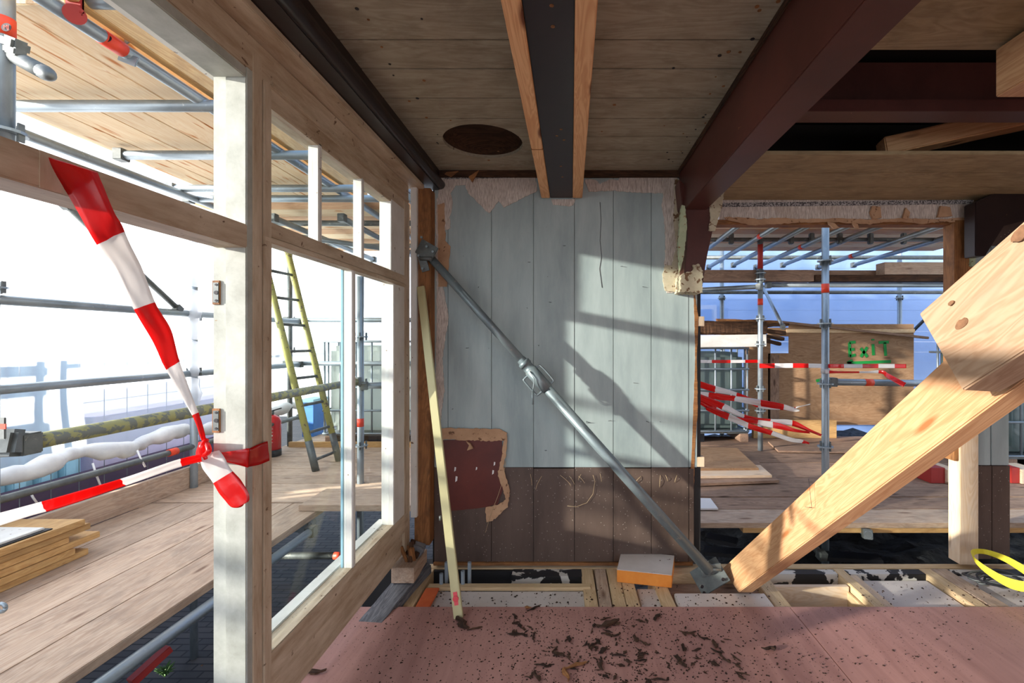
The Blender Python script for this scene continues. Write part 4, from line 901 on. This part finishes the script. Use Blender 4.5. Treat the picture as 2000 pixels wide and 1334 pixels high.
# heap of broken roof timber on the container
o = beam('rotten_beam', P(1340, 640, 5.4), P(1492, 642, 5.5), .2, .16, M['rotten'], (0, 0, 1), None, .02, 14, .02); tag(o, 'thick rotten brown beam lying over the caged tank', 'beam')
o = beam('white_board', P(1340, 667, 5.4), P(1490, 665, 5.42), .2, .14, M['white'], (0, 0, 1), None, .004); tag(o, 'white painted board under the rotten beam on the caged tank', 'board')
for i, (a_, b_, c_, e_) in enumerate(((1480, 636, 1538, 634), (1478, 645, 1532, 650), (1480, 655, 1530, 662), (1478, 662, 1526, 672), (1400, 626, 1520, 630))):
    o = beam('splinter', P(a_, b_, 5.42+i*.02), P(c_, e_, 5.5), .07, .04, M['rotten' if i < 4 else 'oldwood'], (0, 0, 1), None, .004, 6, .015); tag(o, 'dark splintered plank end beside the rotten beam, %s' % ('topmost', 'second from the top', 'third from the top', 'lowest', '')[i] if i < 4 else 'thin brown lath on top of the rotten beam', 'splinter', 'splintered plank ends' if i < 4 else None)
# red steel bits on right walkway
for (x0, x1, lab) in ((1818, 1846, 'red steel block left of the pale door post'), (1976, 1992, 'red steel block at the right edge behind the wall stub')):
    o = box('steel_block', px(x0, 3.9), px(x1, 3.9), 3.9, 4.1, DZ, DZ+.13, M['red']); tag(o, lab, 'block')
for (x0, x1, lab) in ((1846, 1870, 'pale wooden block right of the red steel block'), (1992, 2030, 'pale wooden block at the right edge')):
    o = box('wood_block', px(x0, 3.9), px(x1, 3.9), 3.88, 4.1, DZ, DZ+.12, M['pale']); tag(o, lab, 'block')
ibc(4.05, 4.9, 4.3, 5.2, DZ, .2, 'grey steel-barred container at the right edge behind the wall stub', tm='tank2')

# ------------------------------------------------------------------ tapes in the right opening
tape('barrier_tape', [(1365, 703, 1365, 709, 3.2), (1430, 703, 1430, 709, 3.9), (1485, 702.5, 1485, 708.5, 4.98)], [.45, .95, 1.4, 1.85], 'taut barrier tape left of the red-topped pole', start=1, wrk=.001, n=20)
tape('barrier_tape', [(1483, 710, 1483, 719, 4.98), (1560, 709.5, 1560, 718.5, 4.2), (1622, 711, 1622, 719, 3.55), (1700, 711, 1700, 719, 3.4), (1770, 711, 1770, 719, 3.3)], [.45, .85, 1.3, 1.75, 2.35, 2.8, 3.2, 3.6], 'taut barrier tape running right between the poles', wrk=.001, n=20)
tape('barrier_tape', [(1612, 722, 1612, 730, 3.55), (1640, 725, 1640, 729, 3.5), (1690, 725, 1690, 729, 3.4), (1722, 723, 1722, 730, 3.35), (1736, 730, 1732, 738, 3.3), (1770, 748, 1764, 756, 3.2)], [.4, 1.8, 2.8], 'slack twisted barrier tape knotted to the bright pole', start=1, wrk=.004)
kn = rod('tape_knot', R(px(1612, 3.6), 3.6, pz(729, 3.6)), R(px(1612, 3.6), 3.6, pz(720, 3.6)), .032, M['twht'], None, 14, False); tag(kn, 'knot of white and red tape round the bright pole', 'barrier tape')
tape('barrier_tape', [(1364, 743, 1364, 756, 2.95), (1398, 754, 1396, 766, 3.0), (1440, 767, 1438, 774, 3.05), (1482, 782, 1480, 796, 3.1), (1526, 790, 1524, 801, 3.12), (1545, 796, 1544, 802, 3.12), (1560, 793, 1560, 796, 3.1), (1582, 788, 1582, 791, 3.1)], [1, 2, 3, 4, 5.6], 'uppermost fluttering barrier tape with ragged red tip', wrk=.012)
tape('barrier_tape', [(1364, 764, 1364, 772, 2.93), (1400, 768, 1398, 780, 2.97), (1436, 773, 1434, 784, 3.0), (1480, 780, 1480, 792, 3.05), (1526, 788, 1526, 800, 3.08), (1555, 798, 1550, 804, 3.1), (1562, 801, 1560, 803, 3.1)], [.6, 2, 3.1, 4.1], 'second fluttering barrier tape with a white tip', start=1, wrk=.012)
tape('barrier_tape', [(1363, 768, 1363, 784, 2.92), (1415, 788, 1410, 800, 2.97), (1455, 810, 1452, 816, 3.0), (1505, 818, 1502, 826, 3.03), (1548, 821, 1548, 833, 3.05), (1582, 838, 1580, 844, 3.05), (1605, 848, 1603, 852, 3.05)], [.95, 2, 3, 4], 'third fluttering barrier tape ending in a curled red tip', wrk=.012)
tape('barrier_tape', [(1363, 778, 1363, 788, 2.9), (1400, 795, 1396, 806, 2.93), (1430, 812, 1428, 818, 2.96), (1475, 819, 1473, 828, 3.0), (1520, 826, 1520, 838, 3.0), (1555, 838, 1552, 844, 3.0), (1582, 843, 1582, 846, 3.0)], [1, 2, 3.1, 3.8], 'fourth fluttering barrier tape with a long white tip', wrk=.012)
tape('barrier_tape', [(1380, 792, 1378, 800, 2.9), (1420, 806, 1416, 818, 2.93), (1462, 826, 1460, 836, 2.96), (1510, 842, 1506, 850, 2.98), (1545, 854, 1542, 862, 3.0), (1570, 860, 1566, 866, 3.0), (1582, 865, 1580, 867, 3.0)], [1.1, 2, 3, 5], 'lowest fluttering barrier tape twisted at its end', wrk=.014)

# ------------------------------------------------------------------ yellow strap
sc = spline([list(P(x, y, d)) for x, y, d in ((2040, 1140, 2.3), (2005, 1146, 2.35), (1965, 1136, 2.42), (1925, 1112, 2.5), (1902, 1090, 2.58), (1903, 1078, 2.66), (1925, 1078, 2.68), (1960, 1090, 2.6), (1992, 1108, 2.5), (2020, 1125, 2.45), (2060, 1130, 2.4))], 8)
bm = bmesh.new(); prev = None
for i, p in enumerate(sc):
    p = Vector(p); t_ = i/len(sc); hh = .018+.006*math.sin(t_*9); tl = .5+.5*math.sin(t_*6)
    a_ = bm.verts.new(p+Vector((0, .012*tl, hh))); b_ = bm.verts.new(p-Vector((0, .012*tl, hh)))
    if prev: bm.faces.new((prev[0], prev[1], b_, a_))
    prev = (a_, b_)
me = bpy.data.meshes.new('strap'); bm.to_mesh(me); bm.free(); o = link('strap', me, M['strap']); o.modifiers.new('t', 'SOLIDIFY').thickness = .003; tag(o, 'looped yellow webbing strap on the floor at the far right', 'strap')
tg = empty('rope_tangle', R(2.55, 2.6, FZ), 'tangle of dark grey rope inside the yellow strap loop', 'rope')
for k in range(6):
    cx, cy = px(1968, 2.55), 2.6; ph = random.random()*6
    chain('rope_loop', [(cx+(.07+.02*k)*math.cos(t+ph)*(1+.2*math.sin(2*t)), cy+(.035+.01*k)*math.sin(t+ph), CZ+FZ+.012+.006*k+.008*math.sin(3*t)) for t in [j*2*math.pi/18 for j in range(19)]], .006, M['blk'] if k % 2 else M['steel'], tg)

# ------------------------------------------------------------------ rotten corner at the left floor edge
o = beam('grey_beam', R(-.98, 2.15, -1.42), R(-.90, 2.76, -1.37), .14, .12, M['grey'], (0, 0, 1), None, .012, 12, .01); tag(o, 'weathered grey beam lying along the left floor edge', 'beam')
o = box('cut_block', px(768, 2.55), px(812, 2.55), 2.52, 2.75, pz(1134, 2.55), pz(1104, 2.55), M['deck']); tag(o, 'sawn pinkish wood block under the window corner', 'block')
for i in range(9):
    a_ = R(-.93+random.uniform(-.06, .05), 2.66+random.uniform(-.08, .05), -1.3+random.uniform(-.03, .03)); b_ = a_+Vector((random.uniform(-.06, .06), random.uniform(-.05, .03), random.uniform(.04, .2)))
    o = beam('splinter', a_, b_, random.uniform(.012, .03), .014, M['oldwood' if i % 2 else 'rotten'], (0, 1, 0), None, .002, 5, .006); tag(o, 'ragged splinter at the rotten foot of the corner post', 'splinter', 'splinters at the post foot')
o = beam('stone', P(802, 1070, 2.68), P(826, 1080, 2.68), .06, .07, M['grey'], (0, 0, 1), None, .02, 3, .02); tag(o, 'small grey lump of mortar at the foot of the corner post', 'mortar lump')

# ------------------------------------------------------------------ crumbs and chips on the plywood
def shard(L_, w_, seed):
    rnd = random.Random(seed); bm = bmesh.new(); n_ = 5; rings = []
    for i in range(n_+1):
        t_ = i/n_; ww = w_*(.25+math.sin(math.pi*min(max(t_, .08), .92)))*rnd.uniform(.5, 1.2); cy = rnd.uniform(-.3, .3)*w_
        rings.append([bm.verts.new((L_*(t_-.5), cy+ww*.5*math.cos(a_)*rnd.uniform(.7, 1.3), .35*w_+max(-.35*w_, ww*.35*math.sin(a_)))) for a_ in [k*math.pi*2/5 for k in range(5)]])
    for A_, B_ in zip(rings, rings[1:]):
        for k in range(5): bm.faces.new((A_[k], A_[(k+1) % 5], B_[(k+1) % 5], B_[k]))
    bm.faces.new(rings[0][::-1]); bm.faces.new(rings[-1]); me = fin(bm, 'chip'); me.materials.append(M['chip']); return me
lib = [shard(random.uniform(.03, .05), random.uniform(.008, .016), k) for k in range(14)]
def zone(x, y):
    if x < 1075: return 'small dark rotten chip in the left part of the chip field, toward the straightedge'
    if y > 1285: return 'small dark rotten chip near the bottom picture edge, middle of the plywood'
    if x < 1215: return 'small dark rotten chip in the middle of the chip field, below the bundled joists'
    if x < 1345: return 'small dark rotten chip below the loose foam block'
    return 'small dark rotten chip at the right side of the chip field'
def chip(x, y, s_, rz, name='wood_chip', label='small dark chip of rotten wood lying on the pink plywood floor', group='rotten wood chips', me=None):
    X, d = fp(x, y, -1.351)
    if d > 2.34 or X < -1.05: return
    o = bpy.data.objects.new(name, me or random.choice(lib)); COL.objects.link(o)
    o.location = (X, d, .0008); o.rotation_euler = (random.uniform(-.1, .1), random.uniform(-.12, .05), rz); o.scale = (s_, s_, s_); return tag(o, zone(x, y), 'wood chip', group)
clus = [(1010, 1215, 12, 7), (1040, 1240, 22, 12), (1180, 1225, 26, 10), (1130, 1255, 30, 16), (1180, 1275, 26, 14), (1100, 1290, 26, 14), (1040, 1320, 22, 10), (1230, 1320, 30, 14), (1330, 1290, 26, 14), (1350, 1240, 22, 8), (1260, 1290, 26, 12), (1390, 1300, 30, 12), (1400, 1260, 24, 7), (1160, 1300, 26, 12), (1220, 1250, 24, 8), (1290, 1330, 26, 10), (1080, 1270, 18, 8), (1005, 1240, 16, 5), (1440, 1310, 20, 5), (1270, 1215, 16, 4)]
cnt = 0
for (cx, cy, sg, n_) in clus:
    for _ in range(n_):
        if chip(random.gauss(cx, sg), random.gauss(cy, sg*.45), random.choice((.3, .45, .6, .8, 1.0, 1.3)), random.uniform(0, 6.3)): cnt += 1
specials = [((893, 1206, 912, 1232), .03, 'dark curled bark piece at the foot of the straightedge'), ((912, 1232, 942, 1226), .012, 'thin dark twig right of the straightedge foot'), ((1028, 1174, 1034, 1206), .022, 'upright brown splinter near the edge of the plywood'), ((1032, 1180, 1058, 1168), .012, 'thin dark splinter lying across the plywood edge'),
            ((1166, 1228, 1210, 1216), .03, 'large dark piece of bark left of the chip field centre'), ((1098, 1310, 1145, 1295), .016, 'long orange-brown splinter at the bottom of the picture'), ((1100, 1308, 1112, 1334), .02, 'brown splinter bent down at the bottom picture edge'), ((1288, 1202, 1278, 1214), .02, 'single dark chip near the plywood edge below the prop base'), ((1488, 1270, 1516, 1268), .022, 'isolated dark chip to the right of the chip field'), ((592, 1316, 636, 1313), .02, 'brown chip at the lower left corner of the plywood')]
for i, ((x0, y0, x1, y1), w_, lab) in enumerate(specials):
    (X0, D0), (X1, D1) = fp(x0, y0, -1.351), fp(x1, y1, -1.351); Lx = math.hypot(X1-X0, D1-D0)
    me = shard(max(Lx, .05), w_, 100+i); me.materials.clear(); me.materials.append(M['oldwood' if i in (2, 5, 6) else 'chip'])
    o = bpy.data.objects.new('wood_splinter', me); COL.objects.link(o); o.location = ((X0+X1)/2, min((D0+D1)/2, 2.33), .0008); o.rotation_euler = (0, -.5 if i == 2 else 0, math.atan2(D1-D0, X1-X0)); tag(o, lab, 'wood splinter')
# fine crumbs nobody could count
bm = bmesh.new()
for _ in range(3800):
    x = random.gauss(1200, 200) if random.random() < .7 else random.uniform(650, 1900); y = random.uniform(1190, 1400)
    X, d = fp(x, y, -1.351)
    if d > 2.33 or d < 1.2: continue
    s_ = .0010+.0035*random.random()**2; a_ = random.uniform(0, 6.3); e = random.uniform(.3, 1)
    ca, sa = math.cos(a_), math.sin(a_); vs = [bm.verts.new((X+s_*(ca*u_-sa*v_*e), d+s_*(sa*u_+ca*v_*e), z_)) for u_, v_, z_ in ((-1, -1, .0002), (1, -1, .0002), (1, 1, .0002), (-1, 1, .0002), (0, 0, s_))]
    for k in range(4): bm.faces.new((vs[k], vs[(k+1) % 4], vs[4]))
o = link('wood_crumbs', fin(bm, 'crumbs'), M['chip']); tag(o, 'fine dark wood crumbs scattered over the pink plywood floor', 'crumbs', None, 'stuff')
bm = bmesh.new()
for _ in range(900):
    X, d = random.uniform(-.78, 2.6), random.uniform(2.36, 2.62)
    if 1.14 < X < 1.57 or .49 < X < .56 or (.6 < X < .95 and d > 2.5): continue
    if d > 2.55 and X < .07: continue
    s_ = .001+.006*random.random()**3; a_ = random.uniform(0, 6.3); ca, sa = math.cos(a_), math.sin(a_); e = random.uniform(.2, 1)
    zz = CZ+FZ+(.011 if .56 < X < 1.05 and d < 2.50 else -.008 if X < .07 else 0 if X < .37 else -.0)
    vs = [bm.verts.new((X+s_*(ca*u_-sa*v_*e), d+s_*(sa*u_+ca*v_*e), zz+z_)) for u_, v_, z_ in ((-1, -1, 0), (1, -1, 0), (1, 1, 0), (-1, 1, 0), (0, 0, s_))]
    for k in range(4): bm.faces.new((vs[k], vs[(k+1) % 4], vs[4]))
o = link('wood_crumbs', fin(bm, 'crumbs'), M['chip']); tag(o, 'dark wood crumbs strewn over the foam boards and joists', 'crumbs', None, 'stuff')

# ------------------------------------------------------------------ outside: sheets, fence, ground, walls
def sheet(name, pts, mat, label, nx=60, nz=24, amp=.03):
    A_, B_, z0, z1 = pts; bm = bmesh.new(); g_ = []
    dirv = (Vector(B_)-Vector(A_)); nrm = Vector((-dirv.y, dirv.x)).normalized()
    for i in range(nx+1):
        col = []
        for k in range(nz+1):
            p = Vector(A_)+dirv*(i/nx); z = z0+(z1-z0)*k/nz
            o_ = amp*noise.noise(Vector((i*.35, k*.22, 3)))+amp*.5*math.sin(i*1.3+.4*math.sin(k*.5))
            col.append(bm.verts.new((p.x+nrm.x*o_, p.y+nrm.y*o_, z+CZ)))
        g_.append(col)
    for i in range(nx):
        for k in range(nz): bm.faces.new((g_[i][k], g_[i+1][k], g_[i+1][k+1], g_[i][k+1]))
    o = link(name, fin(bm, name, 0, True), mat); return tag(o, label, 'sheeting')
sheet('scaffold_sheet', ((-3.42, -1.6), (-3.42, 7.1), -.78, 2.6), M['sheet'], 'bright translucent white sheeting hung along the left scaffold')
sheet('scaffold_sheet', ((-3.4, 7.2), (-.4, 7.2), -1.3, 2.6), M['sheet'], 'white sheeting across the far end seen through the tall window')
sheet('scaffold_sheet', ((-.4, 7.3), (7, 7.3), -1.3, 2.6), M['sheetb'], 'sheeting with painted blue shade behind the scaffold in the right opening')
roll = [R(-3.25+.03*math.sin(k*.6), 1.3+k*.045, -.76+.025*math.sin(k*.37)+.006*math.sin(k*1.9)) for k in range(94)]
o = chain('rolled_sheet', roll, .06, M['wrap'], None, 14, [.045+.010*math.sin(k*.61)+.007*math.sin(k*1.7)+.010*random.random() for k in range(94)]); tag(o, 'bunched white sheet rolled along the low tube of the left walkway', 'sheeting')
for k, (x, y0, y1) in enumerate(((62, 960, 985), (185, 905, 950), (272, 880, 912))):
    dk_ = (2.72, 3.05, 3.33)[k]; o = chain('cable_tie', [P(x-4, y0, dk_), P(x+3, (y0+y1)/2, dk_-.02), P(x+12, y1, dk_)], .006, M['label'], None, 6); tag(o, 'white cable tie hanging below the rolled sheet, %s of three' % ('leftmost', 'middle', 'rightmost')[k], 'cable tie', 'cable ties')
# fence outside casting its shadow on the sheet
for j, (d0, d1) in enumerate(((-1.2, 2.76), (2.90, 6.2))):
    fe = empty('mesh_fence', R(-3.95, (d0+d1)/2, -1.6), '%s wire mesh fence panel outside the white sheeting' % ('near' if j == 0 else 'far'), 'fence')
    for dd in (d0, d1): rod('fence_post', R(-3.95, dd, -1.6), R(-3.95, dd, -.03), .024, M['steel'], fe, 10)
    rod('fence_rail', R(-3.95, d0, -.07), R(-3.95, d1, -.07), .018, M['steel'], fe, 10); rod('fence_rail', R(-3.95, d0, -1.5), R(-3.95, d1, -1.5), .018, M['steel'], fe, 10)
    bm = bmesh.new(); y_ = d0+.2
    while y_ < d1: bm_box(bm, -3.951, -3.947, y_-.0015, y_+.0015, CZ-1.5, CZ-.0); y_ += .2
    for k in range(8): bm_box(bm, -3.951, -3.947, d0, d1, CZ-1.5+k*.2-.0015, CZ-1.5+k*.2+.0015)
    link('wire_mesh', fin(bm, 'wire'), M['steel'], None, fe)
# container, walls and ground beyond
bm = bmesh.new(); y_ = 2.7
while y_ < 4.4:
    bm_box(bm, -5.0, -4.72, y_, y_+.1, GZ+CZ, CZ-.08); bm_box(bm, -5.0, -4.78, y_+.1, y_+.2, GZ+CZ, CZ-.08); y_ += .2
o = link('skip_container', fin(bm, 'skip', .01), M['teal']); tag(o, 'pale teal corrugated metal container beyond the walkway', 'container')
o = box('brick_plinth', -5.05, -4.72, 4.55, 6.9, GZ, -.75, M['concrete']); tag(o, 'lavender block wall beyond the walkway behind the post', 'wall')
o = box('low_wall', -4.7, -4.55, 3.3, 6.4, GZ, -1.25, M['plum']); tag(o, 'dark purple low wall in front of the block wall', 'wall')
o = box('sun_block_board', -4.5, -4.4, -3.4, 2.6, GZ, -.33, M['plum']); tag(o, 'unseen purple-brown boarding off to the left, raised to shade the floor', 'boarding')  # out of view, height set to keep the sun off the floor
for k, zz in enumerate((-.13, .0)):  # rails added out of view to break the sun into floor stripes
    o = box('sun_stripe_rail', -4.47, -4.43, -3.4, 2.6, zz-.03, zz+.03, M['plum']); tag(o, '%s unseen rail added above the boarding to cut sun stripes on the floor' % ('lower', 'upper')[k], 'rail')
hs = empty('house', (3.5, 8.8, GZ+CZ), 'blue-grey clad neighbouring house behind the sheeting', 'house')
bm = bmesh.new()
for k in range(38): bm_box(bm, -.5, 8, 8.8+(k % 2)*.0, 9, GZ+CZ+k*.2, GZ+CZ+k*.2+.19)
link('siding', fin(bm, 'siding'), M['siding'], None, hs); box('window_casing', px(1290, 8.7), px(1400, 8.7), 8.7, 8.8, pz(720, 8.7), pz(596, 8.7), M['label'], hs); box('window_pane', px(1300, 8.69), px(1390, 8.69), 8.68, 8.71, pz(715, 8.7), pz(604, 8.7), M['blue'], hs)
gm = box('ground', -14, 14, -8, 2.95, GZ-.1, GZ, M['paver'], None, 0); struct(gm); gm.name = 'floor.004'
gm = box('ground', -14, 0, 2.95, 16, GZ-.1, GZ, M['paver'], None, 0); struct(gm); gm.name = 'floor.005'
bm = bmesh.new(); bmesh.ops.create_grid(bm, x_segments=70, y_segments=50, size=1)
for v in bm.verts:
    x, y = 6+v.co.x*6.2, 5.8+v.co.y*2.85; v.co = Vector((x, y, CZ-1.72+.13*noise.noise(Vector((x*2.2, y*2.6, 0)))+.06*noise.noise(Vector((x*8, y*8, 1)))))
o = link('rubble_ground', fin(bm, 'rubble'), M['rubble']); tag(o, 'dark rubble and soil below the right walkway', 'rubble', None, 'stuff')
for i, (x0, y0, x1, y1) in enumerate(((1380, 1048, 1440, 1060), (1600, 1085, 1720, 1092), (1375, 1075, 1460, 1082))):
    o = beam('dark_board', P(x0, y0, 3.5), P(x1, y1, 3.4), .12, .03, M['blk'], (0, 0, 1), None, .004); tag(o, ('black board on the rubble just right of the wall edge', 'black board on the rubble below the bright pole', 'lower black board on the rubble beside the wall edge')[i], 'board')
o = beam('red_rail', P(255, 1334, 2.9), P(330, 1265, 3.1), .06, .05, M['red']); tag(o, 'rusty red rail below the left walkway', 'rail')
tf = empty('weed', P(322, 1318, 3.4), 'small green weed below the left walkway', 'weed')
for k in range(26):
    a_ = random.uniform(0, 6.3); b0_ = P(322, 1322, 3.4); tip = b0_+Vector((math.cos(a_)*.06, math.sin(a_)*.06, random.uniform(.02, .09)))
    chain('leaf', [b0_, b0_.lerp(tip, .5)+Vector((0, 0, .02)), tip], .006, M['weed'], tf, 5, [.003, .008, .001])
